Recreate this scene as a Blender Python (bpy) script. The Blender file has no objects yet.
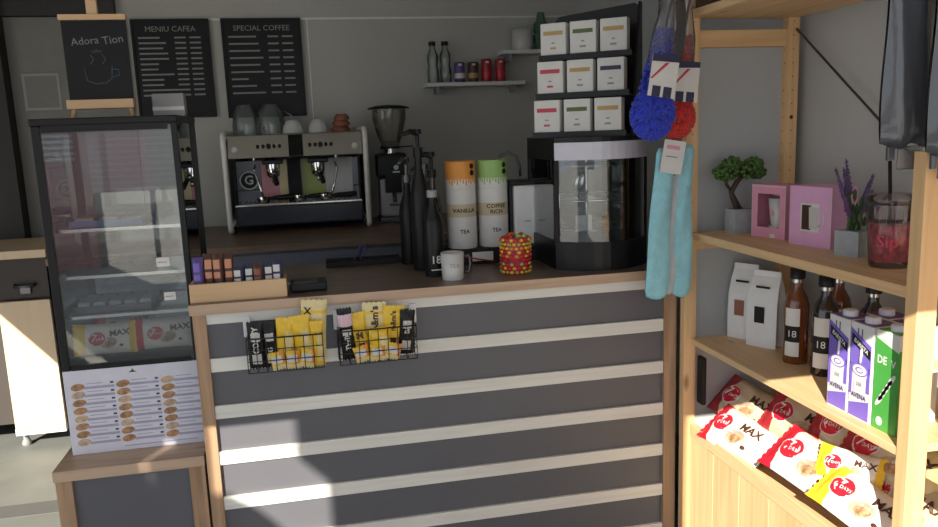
import bpy, bmesh, math, random
from mathutils import Vector, Matrix
random.seed(7)
PI = math.pi
COL = bpy.context.scene.collection
V = Vector

# ------------------------------------------------------------------ camera
F_PX, CXP, CYP = 776.108, 469.0, 263.5
YAW, PITCH, ROLL = map(math.radians, (11.32366621, 9.87387995, -2.11711482))
CAM = V((0, 0, 1.512))
_f = V((math.sin(YAW)*math.cos(PITCH), math.cos(YAW)*math.cos(PITCH), -math.sin(PITCH)))
_r0 = V((math.cos(YAW), -math.sin(YAW), 0)); _u0 = _r0.cross(_f)
_r = _r0*math.cos(ROLL)+_u0*math.sin(ROLL); _u = -_r0*math.sin(ROLL)+_u0*math.cos(ROLL)
cd = bpy.data.cameras.new('camera'); cam = bpy.data.objects.new('camera', cd); COL.objects.link(cam)
cd.sensor_width = 36; cd.lens = F_PX/938*36; cd.clip_start = .02
cam.matrix_world = Matrix(((_r.x, _u.x, -_f.x, 0), (_r.y, _u.y, -_f.y, 0), (_r.z, _u.z, -_f.z, CAM.z), (0, 0, 0, 1)))
bpy.context.scene.camera = cam
def at(px, py, val, ax=1):
    d = _f + _r*((px-CXP)/F_PX) - _u*((py-CYP)/F_PX)
    return CAM + d*((val-CAM[ax])/d[ax])

# ------------------------------------------------------------------ materials
def mat(name, c, rough=.55, metal=0, noise=0, nscale=20, c2=None, bump=0, bscale=80, spec=.5, coat=0, sheen=0, alpha=1, emit=0):
    m = bpy.data.materials.new(name); m.use_nodes = True
    nt = m.node_tree; b = nt.nodes['Principled BSDF']
    b.inputs['Base Color'].default_value = (*c, 1); b.inputs['Roughness'].default_value = rough
    b.inputs['Metallic'].default_value = metal; b.inputs['Specular IOR Level'].default_value = spec
    b.inputs['Coat Weight'].default_value = coat
    if sheen: b.inputs['Sheen Weight'].default_value = sheen
    tc = nt.nodes.new('ShaderNodeTexCoord')
    n = nt.nodes.new('ShaderNodeTexNoise'); n.inputs['Scale'].default_value = nscale; n.inputs['Detail'].default_value = 4
    nt.links.new(tc.outputs['Object'], n.inputs['Vector'])
    r = nt.nodes.new('ShaderNodeValToRGB')
    k = noise if noise else .06
    d = c2 if c2 else tuple(max(0, x*(1-k)) for x in c)
    r.color_ramp.elements[0].color = (*d, 1); r.color_ramp.elements[0].position = .35
    r.color_ramp.elements[1].color = (*c, 1); r.color_ramp.elements[1].position = .65
    nt.links.new(n.outputs['Fac'], r.inputs['Fac']); nt.links.new(r.outputs['Color'], b.inputs['Base Color'])
    if bump:
        n2 = nt.nodes.new('ShaderNodeTexNoise'); n2.inputs['Scale'].default_value = bscale; n2.inputs['Detail'].default_value = 3
        nt.links.new(tc.outputs['Object'], n2.inputs['Vector'])
        bp = nt.nodes.new('ShaderNodeBump'); bp.inputs['Strength'].default_value = bump; bp.inputs['Distance'].default_value = .01
        nt.links.new(n2.outputs['Fac'], bp.inputs['Height']); nt.links.new(bp.outputs['Normal'], b.inputs['Normal'])
    return m
def wood(name, c, c2, axis=0, rough=.5, scale=9, knots=True):
    m = bpy.data.materials.new(name); m.use_nodes = True
    nt = m.node_tree; b = nt.nodes['Principled BSDF']; b.inputs['Roughness'].default_value = rough
    tc = nt.nodes.new('ShaderNodeTexCoord'); mp = nt.nodes.new('ShaderNodeMapping')
    s = [scale*1.6]*3; s[axis] = scale*.09; mp.inputs['Scale'].default_value = s
    nt.links.new(tc.outputs['Object'], mp.inputs['Vector'])
    n = nt.nodes.new('ShaderNodeTexNoise'); n.inputs['Scale'].default_value = 2.2; n.inputs['Detail'].default_value = 7; n.inputs['Distortion'].default_value = .8
    nt.links.new(mp.outputs['Vector'], n.inputs['Vector'])
    r = nt.nodes.new('ShaderNodeValToRGB')
    r.color_ramp.elements[0].color = (*c2, 1); r.color_ramp.elements[0].position = .32
    r.color_ramp.elements[1].color = (*c, 1); r.color_ramp.elements[1].position = .58
    nt.links.new(n.outputs['Fac'], r.inputs['Fac']); out = r.outputs['Color']
    if knots:
        mp2 = nt.nodes.new('ShaderNodeMapping'); s = [7.]*3; s[axis] = 2.6; mp2.inputs['Scale'].default_value = s
        nt.links.new(tc.outputs['Object'], mp2.inputs['Vector'])
        vo = nt.nodes.new('ShaderNodeTexVoronoi'); vo.inputs['Scale'].default_value = 1.0
        nt.links.new(mp2.outputs['Vector'], vo.inputs['Vector'])
        r2 = nt.nodes.new('ShaderNodeValToRGB')
        r2.color_ramp.elements[0].color = (.35, .22, .12, 1); r2.color_ramp.elements[0].position = .03
        r2.color_ramp.elements[1].color = (1, 1, 1, 1); r2.color_ramp.elements[1].position = .10
        nt.links.new(vo.outputs['Distance'], r2.inputs['Fac'])
        mx = nt.nodes.new('ShaderNodeMixRGB'); mx.blend_type = 'MULTIPLY'; mx.inputs[0].default_value = .8
        nt.links.new(out, mx.inputs[1]); nt.links.new(r2.outputs['Color'], mx.inputs[2]); out = mx.outputs[0]
    nt.links.new(out, b.inputs['Base Color'])
    bp = nt.nodes.new('ShaderNodeBump'); bp.inputs['Strength'].default_value = .15; bp.inputs['Distance'].default_value = .004
    nt.links.new(n.outputs['Fac'], bp.inputs['Height']); nt.links.new(bp.outputs['Normal'], b.inputs['Normal'])
    return m
def glass(name, tint=(1, 1, 1), rough=.02, ior=1.5, gain=1.0, body=0.0, bodycol=(.8, .8, .8)):
    m = bpy.data.materials.new(name); m.use_nodes = True; nt = m.node_tree
    for n in list(nt.nodes): nt.nodes.remove(n)
    o = nt.nodes.new('ShaderNodeOutputMaterial'); tr = nt.nodes.new('ShaderNodeBsdfTransparent'); tr.inputs['Color'].default_value = (*tint, 1)
    gl = nt.nodes.new('ShaderNodeBsdfGlossy'); gl.inputs['Roughness'].default_value = rough
    fr = nt.nodes.new('ShaderNodeFresnel'); fr.inputs['IOR'].default_value = ior
    mu = nt.nodes.new('ShaderNodeMath'); mu.operation = 'MULTIPLY'; mu.inputs[1].default_value = gain; mu.use_clamp = True
    nt.links.new(fr.outputs[0], mu.inputs[0])
    base = tr.outputs[0]
    if body:
        df = nt.nodes.new('ShaderNodeBsdfDiffuse'); df.inputs['Color'].default_value = (*bodycol, 1)
        mb = nt.nodes.new('ShaderNodeMixShader'); mb.inputs[0].default_value = body
        nt.links.new(tr.outputs[0], mb.inputs[1]); nt.links.new(df.outputs[0], mb.inputs[2]); base = mb.outputs[0]
    mx = nt.nodes.new('ShaderNodeMixShader')
    nt.links.new(mu.outputs[0], mx.inputs[0]); nt.links.new(base, mx.inputs[1]); nt.links.new(gl.outputs[0], mx.inputs[2])
    nt.links.new(mx.outputs[0], o.inputs['Surface'])
    return m

M = {}
M['wall'] = mat('wall_grey', (.46, .455, .42), .8, noise=.05, nscale=3)
M['wallr'] = mat('wall_pale', (.5, .5, .49), .8, noise=.05, nscale=3)
M['ceil'] = mat('ceiling_white', (.6, .59, .56), .9)
M['floor'] = mat('floor_grey', (.21, .22, .205), .55, noise=.15, nscale=5)
M['joint'] = mat('floor_joint', (.13, .13, .125), .8)
M['ground'] = mat('ground_concrete', (.42, .41, .39), .9, noise=.2, nscale=2)
M['slat'] = wood('whitewashed_slat', (.74, .73, .68), (.66, .64, .6), 0, .5, 12, False)
M['panel'] = mat('grey_board', (.115, .115, .13), .42, noise=.06, nscale=4)
M['wal_x'] = wood('oak_brown_x', (.52, .37, .26), (.40, .27, .18), 0, .4, 9)
M['wal_z'] = wood('oak_brown_z', (.44, .28, .17), (.27, .16, .09), 2, .45, 9, False)
M['top_x'] = wood('counter_top_wood', (.20, .14, .11), (.13, .09, .07), 0, .3, 7)
M['topd'] = wood('back_counter_wood', (.2, .13, .09), (.12, .08, .055), 0, .4, 7)
M['pine_x'] = wood('pine_x', (.78, .52, .27), (.66, .40, .19), 0, .5, 8)
M['pine_y'] = wood('pine_y', (.78, .53, .29), (.67, .42, .21), 1, .5, 8)
M['pine_z'] = wood('pine_z', (.78, .52, .27), (.66, .40, .19), 2, .5, 8)
M['boxwood'] = wood('plywood_box', (.66, .44, .25), (.58, .37, .2), 0, .5, 6, False)
M['cabwood'] = wood('beech_panel', (.74, .56, .38), (.70, .52, .34), 2, .4, 5, False)
M['black'] = mat('black_plastic', (.012, .012, .013), .35, spec=.25)
M['blackm'] = mat('matte_black', (.014, .014, .015), .6, spec=.25)
M['board'] = mat('menu_black', (.012, .012, .013), .4, spec=.2)
M['chalk'] = mat('chalk_white', (.2, .23, .22), .9)
M['chalkb'] = mat('chalk_faded', (.07, .1, .13), .9)
M['chalkg'] = mat('menu_ink', (.28, .29, .28), .9)
M['white'] = mat('white_plastic', (.78, .78, .78), .4)
M['offw'] = mat('paper_white', (.72, .71, .69), .6)
M['lav'] = mat('lavender_white_panel', (.66, .65, .74), .4)
M['lavbar'] = mat('lavender_bar', (.36, .35, .47), .5)
M['pastry'] = mat('pastry_brown', (.5, .27, .13), .6, noise=.5, nscale=60)
M['pastry2'] = mat('pastry_pale', (.62, .44, .3), .6, noise=.4, nscale=60)
M['steel'] = mat('brushed_steel', (.72, .72, .7), .16, 1, noise=.08, nscale=8)
M['chrome'] = mat('chrome', (.8, .8, .8), .08, 1)
M['dsteel'] = mat('dark_steel', (.12, .12, .13), .3, .8)
M['greyp'] = mat('grey_plastic', (.3, .3, .31), .4)
M['slateblk'] = mat('blue_black', (.02, .022, .032), .25)
M['silver'] = mat('silver_plastic', (.52, .52, .52), .3)
M['cream'] = mat('cream_frame', (.78, .76, .7), .4)
M['glass'] = glass('pane_glass', (.85, .87, .87), .01, 1.5, 2.3)
M['sglass'] = glass('bottle_glass', (.8, .84, .82), .03, 1.5, 1.5, .12, (.6, .65, .62))
M['hglass'] = glass('hopper_smoked', (.75, .74, .68), .05, 1.5, 1.5, .25, (.5, .48, .4))
M['plastic'] = glass('plastic_film', (.85, .86, .9), .12, 1.5, 2.0, .12, (.6, .6, .65))
M['tumglass'] = glass('tumbler_plastic', (.92, .86, .86), .05, 1.5, 1.3, .08, (.5, .42, .42))
M['ggl'] = glass('green_glass', (.45, .65, .55), .05, 1.5, 1.4, .3, (.15, .3, .22))
M['bean'] = mat('beans', (.12, .08, .05), .5)
M['amber'] = mat('amber_syrup', (.16, .045, .012), .12, coat=.6)
M['dark_syrup'] = mat('dark_syrup', (.022, .012, .012), .1, coat=.6)
M['purple'] = mat('purple', (.2, .13, .55), .45)
M['dpurple'] = mat('dark_purple', (.10, .06, .22), .45)
M['green'] = mat('carton_green', (.07, .36, .06), .45)
M['lgreen'] = mat('light_green', (.3, .5, .15), .45)
M['red'] = mat('pack_red', (.62, .015, .035), .35)
M['dred'] = mat('dark_red', (.38, .02, .03), .4)
M['yellow'] = mat('pack_yellow', (.85, .55, .03), .35)
M['ylite'] = mat('pack_pale_yellow', (.78, .66, .34), .35)
M['packw'] = mat('pack_white', (.82, .75, .68), .35)
M['orange'] = mat('orange', (.75, .3, .05), .5)
M['salmon'] = mat('salmon_print', (.62, .27, .16), .5)
M['tan'] = mat('tan', (.6, .5, .34), .55)
M['brown'] = mat('choc_brown', (.07, .025, .015), .4)
M['shut'] = mat('pink_shutter', (.85, .55, .6), .7)
M['wpan'] = mat('dark_grey_sheet', (.22, .215, .2), .7)
M['endp'] = mat('end_panel_grey', (.43, .45, .46), .6, noise=.04, nscale=3)
M['pink'] = mat('pink_card', (.75, .32, .44), .5)
M['lilac'] = mat('lilac_card', (.78, .42, .66), .5)
M['pinklit'] = mat('pale_pink', (.72, .5, .58), .5)
M['conc'] = mat('concrete_pot', (.4, .42, .45), .8, noise=.15, nscale=40, bump=.2)
M['leaf'] = mat('bonsai_leaf', (.075, .17, .03), .6, noise=.5, nscale=60)
M['bark'] = mat('bark', (.06, .035, .025), .8)
M['lavf'] = mat('lavender_flower', (.12, .07, .18), .7)
M['stem'] = mat('lavender_stem', (.07, .13, .05), .7)
M['redjuice'] = mat('red_tumbler', (.62, .05, .09), .3, noise=.5, nscale=70, c2=(.25, .02, .035))
M['blueduster'] = mat('blue_chenille', (.01, .035, .52), .7, sheen=.3)
M['redduster'] = mat('red_chenille', (.62, .02, .015), .7, sheen=.3)
M['towel'] = mat('turquoise_towel', (.33, .68, .78), .85, noise=.12, nscale=30, bump=.4, bscale=250, sheen=.3)
M['towelg'] = mat('grey_towel', (.55, .6, .64), .85, noise=.1, nscale=30, bump=.4, bscale=250)
M['bagdark'] = mat('dark_bag', (.075, .078, .09), .22, coat=.6, bump=.5, bscale=14)
M['wire'] = mat('black_wire', (.03, .03, .03), .4, .5)
M['terra'] = mat('terracotta_cup', (.28, .1, .06), .5)
M['cyan'] = mat('blue_reflection', (.12, .22, .5), .3)
M['darkwood'] = mat('dark_brown_panel', (.05, .04, .035), .6)
M['slate'] = mat('slate_blue_front', (.13, .14, .18), .5)
M['rose'] = mat('pink_facade', (.62, .38, .38), .8)
M['door'] = mat('door_dark', (.028, .026, .026), .6)
M['ceramic'] = mat('ceramic', (.62, .61, .59), .2)
M['coffeecard'] = mat('kraft', (.45, .25, .08), .6)
M['gold'] = mat('gold_label', (.5, .33, .12), .5)
M['navy'] = mat('navy_label', (.03, .03, .08), .5)
M['olive'] = mat('olive_label', (.1, .14, .05), .5)
M['crim'] = mat('crimson_label', (.55, .05, .08), .5)

# ------------------------------------------------------------------ mesh builder
def T(x, y, z): return Matrix.Translation((x, y, z))
def RX(a): return Matrix.Rotation(math.radians(a), 4, 'X')
def RY(a): return Matrix.Rotation(math.radians(a), 4, 'Y')
def RZ(a): return Matrix.Rotation(math.radians(a), 4, 'Z')
def axes(x, n, loc):
    n = V(n).normalized(); x = V(x); x = (x-n*x.dot(n)).normalized(); y = n.cross(x)
    return Matrix(((x.x, y.x, n.x, loc[0]), (x.y, y.y, n.y, loc[1]), (x.z, y.z, n.z, loc[2]), (0, 0, 0, 1)))
FRONT = RX(90)      # text lying in XY turned to face -Y
class MB:
    def __init__(s): s.v = []; s.f = []; s.m = []; s.mats = []; s.sm = []
    def mi(s, m):
        m = M[m] if isinstance(m, str) else m
        if m not in s.mats: s.mats.append(m)
        return s.mats.index(m)
    def add(s, vs, fs, m, mx=None, smooth=False, fm=None):
        o = len(s.v)
        s.v += [(mx @ V(p)) if mx else V(p) for p in vs]
        for i, f in enumerate(fs):
            s.f.append([o+k for k in f]); s.m.append(s.mi(fm[i] if fm else m)); s.sm.append(smooth)
        return s
    def bm(s, b, m, mx=None, smooth=False):
        b.verts.ensure_lookup_table(); b.verts.index_update()
        s.add([v.co.copy() for v in b.verts], [[v.index for v in f.verts] for f in b.faces], m, mx, smooth); b.free(); return s
    def box(s, c, d, m, bev=0, mx=None):
        b = bmesh.new(); bmesh.ops.create_cube(b, size=1, matrix=Matrix.Translation(c) @ Matrix.Diagonal((*d, 1)))
        if bev: bmesh.ops.bevel(b, geom=b.edges[:], offset=bev, segments=2, affect='EDGES', profile=.6)
        return s.bm(b, m, mx)
    def bb(s, x0, x1, y0, y1, z0, z1, m, bev=0, mx=None):
        return s.box(((x0+x1)/2, (y0+y1)/2, (z0+z1)/2), (abs(x1-x0), abs(y1-y0), abs(z1-z0)), m, bev, mx)
    def lathe(s, prof, m, c=(0, 0, 0), seg=24, mx=None, cap=True, sx=1, sy=1, mats=None):
        vs = []; fs = []; fm = []
        for r, z in prof:
            for k in range(seg):
                a = 2*PI*k/seg; vs.append((c[0]+r*math.cos(a)*sx, c[1]+r*math.sin(a)*sy, c[2]+z))
        for i in range(len(prof)-1):
            for k in range(seg):
                fs.append([i*seg+k, i*seg+(k+1) % seg, (i+1)*seg+(k+1) % seg, (i+1)*seg+k]); fm.append(mats[i] if mats else m)
        s.add(vs, fs, m, mx, True, fm)
        if cap:
            n = len(prof)-1
            s.add(vs[:seg], [list(range(seg))[::-1]], mats[0] if mats else m, mx); s.add(vs[n*seg:], [list(range(seg))], mats[-1] if mats else m, mx)
        return s
    def cyl(s, a, b, r, m, r1=None, seg=14, mx=None):
        a = V(a); b = V(b); d = b-a; q = d.to_track_quat('Z', 'Y').to_matrix().to_4x4()
        mm = Matrix.Translation(a) @ q
        return s.lathe([(r, 0), (r if r1 is None else r1, d.length)], m, seg=seg, mx=(mx @ mm) if mx else mm)
    def tube(s, pts, r, m, seg=8, mx=None, closed=False, sx=1):
        pts = [V(p) for p in pts]; n = len(pts); vs = []; fs = []
        up = None
        for i, p in enumerate(pts):
            if closed: t = pts[(i+1) % n]-pts[i-1]
            else: t = pts[min(i+1, n-1)]-pts[max(i-1, 0)]
            t.normalize()
            if up is None: up = t.orthogonal().normalized()
            up = (up-t*up.dot(t)).normalized(); w = t.cross(up)
            rr = r[i] if isinstance(r, (list, tuple)) else r
            for k in range(seg):
                a = 2*PI*k/seg; vs.append(p+up*(math.cos(a)*rr)+w*(math.sin(a)*rr*sx))
        for i in range(n if closed else n-1):
            j = (i+1) % n
            for k in range(seg): fs.append([i*seg+k, i*seg+(k+1) % seg, j*seg+(k+1) % seg, j*seg+k])
        if not closed: fs += [list(range(seg))[::-1], list(range((n-1)*seg, n*seg))]
        return s.add(vs, fs, m, mx, True)
    def prism(s, poly, z0, z1, m, mx=None, mside=None):
        n = len(poly)
        vs = [(x, y, z0) for x, y in poly]+[(x, y, z1) for x, y in poly]
        fs = [list(range(n))[::-1], list(range(n, 2*n))]+[[i, (i+1) % n, n+(i+1) % n, n+i] for i in range(n)]
        return s.add(vs, fs, m, mx, False, [m, m]+[mside or m]*n)
    def ell(s, cx, cy, rx, ry, m, z0=0, z1=.0008, mx=None, rot=0, seg=20):
        p = []
        for k in range(seg):
            a = 2*PI*k/seg; x, y = rx*math.cos(a), ry*math.sin(a)
            p.append((cx+x*math.cos(rot)-y*math.sin(rot), cy+x*math.sin(rot)+y*math.cos(rot)))
        return s.prism(p, z0, z1, m, mx)
    def text(s, t, size, m, mx=None, x=0, y=0, z=.0006, rot=0, warp=None, sx=1, bold=.0):
        cu = bpy.data.curves.new('t', 'FONT'); cu.body = t; cu.size = size; cu.align_x = 'CENTER'; cu.align_y = 'CENTER'
        cu.resolution_u = 2; cu.offset = bold*size
        ob = bpy.data.objects.new('t', cu); COL.objects.link(ob)
        me = bpy.data.meshes.new_from_object(ob.evaluated_get(bpy.context.evaluated_depsgraph_get()))
        c, sn = math.cos(rot), math.sin(rot); vs = []
        for v in me.vertices:
            a, b = v.co.x*sx, v.co.y
            q = (x+a*c-b*sn, y+a*sn+b*c)
            vs.append((q[0], q[1], (warp(*q) if warp else 0)+z))
        s.add(vs, [list(p.vertices) for p in me.polygons], m, mx)
        bpy.data.objects.remove(ob); bpy.data.curves.remove(cu); bpy.data.meshes.remove(me)
        return s
    def blob(s, c, r, m, sub=2, jit=.15, sc=(1, 1, 1), mx=None):
        b = bmesh.new(); bmesh.ops.create_icosphere(b, subdivisions=sub, radius=1)
        for v in b.verts: v.co *= 1+random.uniform(-jit, jit); v.co = V((v.co.x*r*sc[0]+c[0], v.co.y*r*sc[1]+c[1], v.co.z*r*sc[2]+c[2]))
        return s.bm(b, m, mx, True)
    def build(s, name, parent=None, mx=None):
        me = bpy.data.meshes.new(name); me.from_pydata([tuple(p) for p in s.v], [], s.f)
        for m in s.mats: me.materials.append(m)
        for p, k, sm in zip(me.polygons, s.m, s.sm): p.material_index = k; p.use_smooth = sm
        me.update(); o = bpy.data.objects.new(name, me); COL.objects.link(o)
        if parent: o.parent = parent
        if mx: o.matrix_world = mx
        return o
def tag(o, label, cat, group=None, kind=None):
    o['label'] = label; o['category'] = cat
    if group: o['group'] = group
    if kind: o['kind'] = kind
    return o
def thing(name, label, cat, loc=(0, 0, 0), rz=0, group=None, mx=None):
    o = bpy.data.objects.new(name, None); COL.objects.link(o); o.empty_display_size = .05
    o.matrix_world = mx if mx else (Matrix.Translation(loc) @ RZ(rz))
    return tag(o, label, cat, group)
def struct(name, mb, label=None):
    o = mb.build(name); o['kind'] = 'structure'
    if label: o['label'] = label
    return o

# ------------------------------------------------------------------ setting
CT = 1.006          # counter top height
YF = 2.4725         # front of counter
BW = 4.75           # back wall
RWX = 1.68          # right wall
struct('floor', MB().bb(-3.05, RWX+.1, -.6, BW+.1, -.1, 0, 'floor'))
struct('trim_1', MB().box((-1.2, 3.36, .0015), (2.6, .12, .003), 'joint', mx=None))
struct('ground', MB().bb(-20, 20, -25, -.6, -.14, -.02, 'ground').bb(-20, -3.05, -.6, 15, -.14, -.02, 'ground'))
struct('wall_back', MB().bb(-1.62, RWX+.1, BW, BW+.1, 0, 2.62, 'wall'))
struct('wall_right', MB().bb(RWX, RWX+.1, -.6, BW, 0, 2.62, 'wallr'))
struct('wall_left', MB().bb(-3.15, -3.05, 2.3, BW+.1, 0, 2.62, 'wall').bb(-3.05, -1.62, BW, BW+.1, 0, 2.62, 'wall'))
struct('ceiling', MB().bb(-3.03, RWX+.1, -.6, BW+.1, 2.5, 2.6, 'ceil'))
struct('trim_2', MB().bb(-1.0, RWX+.1, -.64, -.6, 2.31, 2.6, 'ceil').bb(-3.03, -1.0, -.64, -.6, 2.47, 2.6, 'ceil'))
# thin joint between wall panels on back wall
struct('trim_3', MB().bb(-.52, RWX, BW-.006, BW, 2.165, 2.175, 'cream').bb(.045, .051, BW-.006, BW, 1.0, 2.165, 'cream'))
# dark doorway recess at far left, dark header beam
struct('door_1', MB().bb(-2.35, -1.55, BW-.12, BW-.02, 0, 2.5, 'door').bb(-2.2, -1.7, BW-.135, BW-.12, 1.1, 2.0, 'door', .006))
struct('trim_4', MB().bb(-1.55, -.98, BW-.06, BW, 2.19, 2.5, 'door'))
# added facade with shutters, seen only mirrored; outline shaped to shade the counter
fa = MB().bb(-3.75, -2.60, -5.3, -5.0, -.02, 6, 'rose')
for k in range(26): fa.bb(-3.55, -2.75, -5.0, -4.985, 1.3+k*.07, 1.34+k*.07, 'white')
fa.prism([(-3.85, 4.96), (-3.751, 4.86), (-3.751, 6), (-3.85, 6)], 5.01, 5.04, 'rose', FRONT)  # unseen step added to notch the edge of the sun patch
struct('facade_sun_block', fa)
wf = MB().bb(-4.30, -4.205, -5.2, -5.0, -.02, 6, 'wallr')  # unseen slabs added to cut the sun patches on stand and counter
wf.prism([(-4.75, 0), (-4.301, 0), (-4.301, 4.92), (-4.40, 5.0), (-4.46, 6), (-4.75, 6)], 5.0, 5.2, 'wallr', FRONT)
wf.prism([(-4.204, 0), (-3.86, 0), (-3.89, 4.68), (-3.95, 4.76), (-4.02, 4.83), (-4.08, 4.87), (-4.204, 4.88)], 5.02, 5.04, 'wallr', FRONT)
struct('slab_sun_block', wf)
# low pink roller shutter kiosk front across the lane, mirrored in the case glass
ks = MB().bb(-2.60, -1.92, -5.1, -5.0, .9, 1.75, 'shut').bb(-1.92, -1.3, -5.1, -5.0, .9, 1.75, 'ceil')
for k in range(11): ks.bb(-2.58, -1.62, -5.0, -4.985, .93+k*.075, .95+k*.075, 'white')
for x in (-2.55, -1.92, -1.35): ks.bb(x-.03, x+.03, -5.08, -5.02, -.02, .9, 'greyp')
struct('wall_shutters', ks)
struct('wall_dark_sheet', MB().bb(-1.548, -.935, BW-.02, BW-.0005, 1.0, 2.185, 'wpan'))  # added sheet that makes the left part of the back wall darker

# ------------------------------------------------------------------ counter
ct = thing('service_counter', 'long service counter with white horizontal slats on grey boards and brown wooden top', 'counter', (.4, YF, 0))
W0 = Matrix.Translation((-.4, -YF, 0))
def cpart(name, mb, parent=ct):
    o = mb.build(name, parent); o.matrix_world = Matrix.Identity(4)
    return o
def local(mb, name, root, label=None):
    """mesh given in world coordinates, parented to a root"""
    inv = root.matrix_world.inverted()
    mb.v = [inv @ V(p) for p in mb.v]
    o = mb.build(name, root)
    if label: o['label'] = label
    return o
XL, XR = -.392, 1.236
local(MB().bb(XL, XR, YF-.012, 3.10, CT-.033, CT, 'top_x', .002), 'countertop', ct)
local(MB().bb(XL, XR, YF-.016, YF-.0115, CT-.033, CT-.0005, 'wal_x'), 'front_edging', ct)
local(MB().bb(XL+.006, -.346, YF-.005, YF+.04, 0, CT-.033, 'wal_z', .002), 'corner_post', ct)
local(MB().bb(1.187, 1.2335, YF-.005, YF+.04, 0, CT-.033, 'wal_z', .002), 'corner_post', ct)
local(MB().bb(-.346, 1.187, YF+.012, YF+.03, 0, CT-.033, 'panel'), 'front_panel', ct)
local(MB().bb(XL+.01, XL+.03, YF+.04, 3.08, 0, CT-.033, 'panel').bb(1.2, 1.22, YF+.04, 3.08, 0, CT-.033, 'panel'), 'side_panel', ct)
for k in range(7):
    z0 = .9379-k*.15527
    z1 = z0+.0442 if k else CT-.033
    if k == 6: z1 = z0+.044
    if z0 < 0: z0 = 0.01
    local(MB().bb(-.346, 1.187, YF, YF+.012, z0, z1, 'slat', .0015), 'slat', ct)

# display stand left of the counter
st = thing('display_stand', 'low brown wooden stand with grey front panel carrying the glass case', 'stand', (-.61, YF, 0))
local(MB().bb(-.84, -.392, YF-.01, 3.06, .48, .515, 'wal_x', .002), 'tabletop', st)
local(MB().bb(-.838, -.79, YF, YF+.045, 0, .48, 'wal_z', .002), 'leg', st)
local(MB().bb(-.443, -.394, YF, YF+.045, 0, .48, 'wal_z', .002), 'leg', st)
local(MB().bb(-.79, -.443, YF+.012, YF+.03, 0, .48, 'panel'), 'front_panel', st)
local(MB().bb(-.836, -.82, YF+.045, 3.05, 0, .48, 'panel'), 'side_panel', st)

# ------------------------------------------------------------------ glass display case
X0, X1, Y0, Y1, Z0, ZB, Z1 = -.812, -.394, 2.585, 2.99, .5155, .797, 1.565
dc = thing('display_case', 'tall black framed glass pastry display case on the wooden stand', 'display case', ((X0+X1)/2, (Y0+Y1)/2, Z0))
local(MB().bb(X0, X1, Y0+.012, Y1, Z0, ZB, 'black', .003), 'base_box', dc)
fp = MB().bb(X0, X1, Y0, Y0+.012, Z0, ZB, 'lav', .002)
mx = T(X0, Y0, Z0) @ FRONT
wW, hH = X1-X0, ZB-Z0
for r in range(8):
    for c in range(3):
        x = .03+c*.136; y = .036+r*.0265
        fp.prism([(x+.028, y-.003), (x+.120, y-.003), (x+.120, y+.005), (x+.028, y+.005)], 0, .0008, 'lavbar', mx)
        fp.prism([(x+.036, y+.013), (x+.085, y+.013), (x+.085, y+.0155), (x+.036, y+.0155)], 0, .0006, 'lavbar', mx)
        fp.prism([(x+.108, y+.010), (x+.118, y+.010), (x+.118, y+.016), (x+.108, y+.016)], 0, .0008, 'navy', mx)
        fp.ell(x+.010, y+.005, .021, .0115, 'pastry' if (r+c) % 3 else 'pastry2', 0, .001, mx, .15)
fp.prism([(.16, .014), (.39, .014), (.39, .017), (.16, .017)], 0, .0008, 'lavbar', mx)
for a, b, h in ((-.013, .013, .007), (-.006, .006, .012)):
    fp.prism([(wW/2+a, .262), (wW/2+b, .262), (wW/2, .262+h)], 0, .001, 'olive', mx)
local(fp, 'printed_front', dc, 'white front printed with rows of pastries')
for nx, ny in ((X0, Y0), (X1-.018, Y0), (X0, Y1-.022), (X1-.022, Y1-.022)):
    local(MB().bb(nx, nx+(.018 if nx == X1-.018 else .024), ny, ny+.022, ZB, Z1, 'black', .003), 'frame_post', dc)
local(MB().bb(X0-.003, X1+.003, Y0-.003, Y1+.003, Z1, Z1+.022, 'black', .004), 'top_panel', dc)
local(MB().bb(X0+.028, X1-.028, Y0, Y0+.015, Z1-.02, Z1, 'black'), 'top_rail', dc)
local(MB().bb(X0+.028, X1-.028, Y0+.001, Y0+.014, ZB, ZB+.016, 'black'), 'bottom_rail', dc)
local(MB().bb(X0+.024, X1-.018, Y0+.006, Y0+.01, ZB+.01, Z1-.01, 'glass'), 'front_glass', dc)
local(MB().bb(X1-.012, X1-.008, Y0+.022, Y1-.022, ZB, Z1, 'glass'), 'side_glass', dc)
local(MB().bb(X0+.008, X0+.012, Y0+.022, Y1-.022, ZB, Z1, 'glass'), 'side_glass', dc)
local(MB().bb(X0+.022, X1-.022, Y1-.012, Y1-.008, ZB, Z1, 'glass'), 'rear_door', dc)
local(MB().bb(X0+.015, X1-.015, Y0+.02, Y1-.02, ZB-.001, ZB+.01, 'dsteel'), 'case_floor', dc)
SH = (.955, 1.085, 1.235)
for z in SH:
    s_ = MB().bb(X0+.02, X1-.02, Y0+.05, Y1-.03, z, z+.006, 'glass')
    s_.bb(X0+.02, X1-.02, Y0+.046, Y0+.05, z-.002, z+.008, 'steel')
    local(s_, 'shelf', dc)
# price tags clipped on case glass
for k, (px, py, w_, h_) in enumerate(((163, 262, .04, .03), (170, 296, .035, .026))):
    p = at(px, py, Y0+.004); tag(MB().box((0, 0, 0), (w_, .001, h_), 'offw').bb(-w_*.4, w_*.3, -.0012, -.0004, -.002, .001, 'greyp').build('price_tag', mx=T(*p)),
        ('upper' if k == 0 else 'lower')+' small white price tag stuck on the case glass at right', 'price tag', 'price tags on the glass case')

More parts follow.
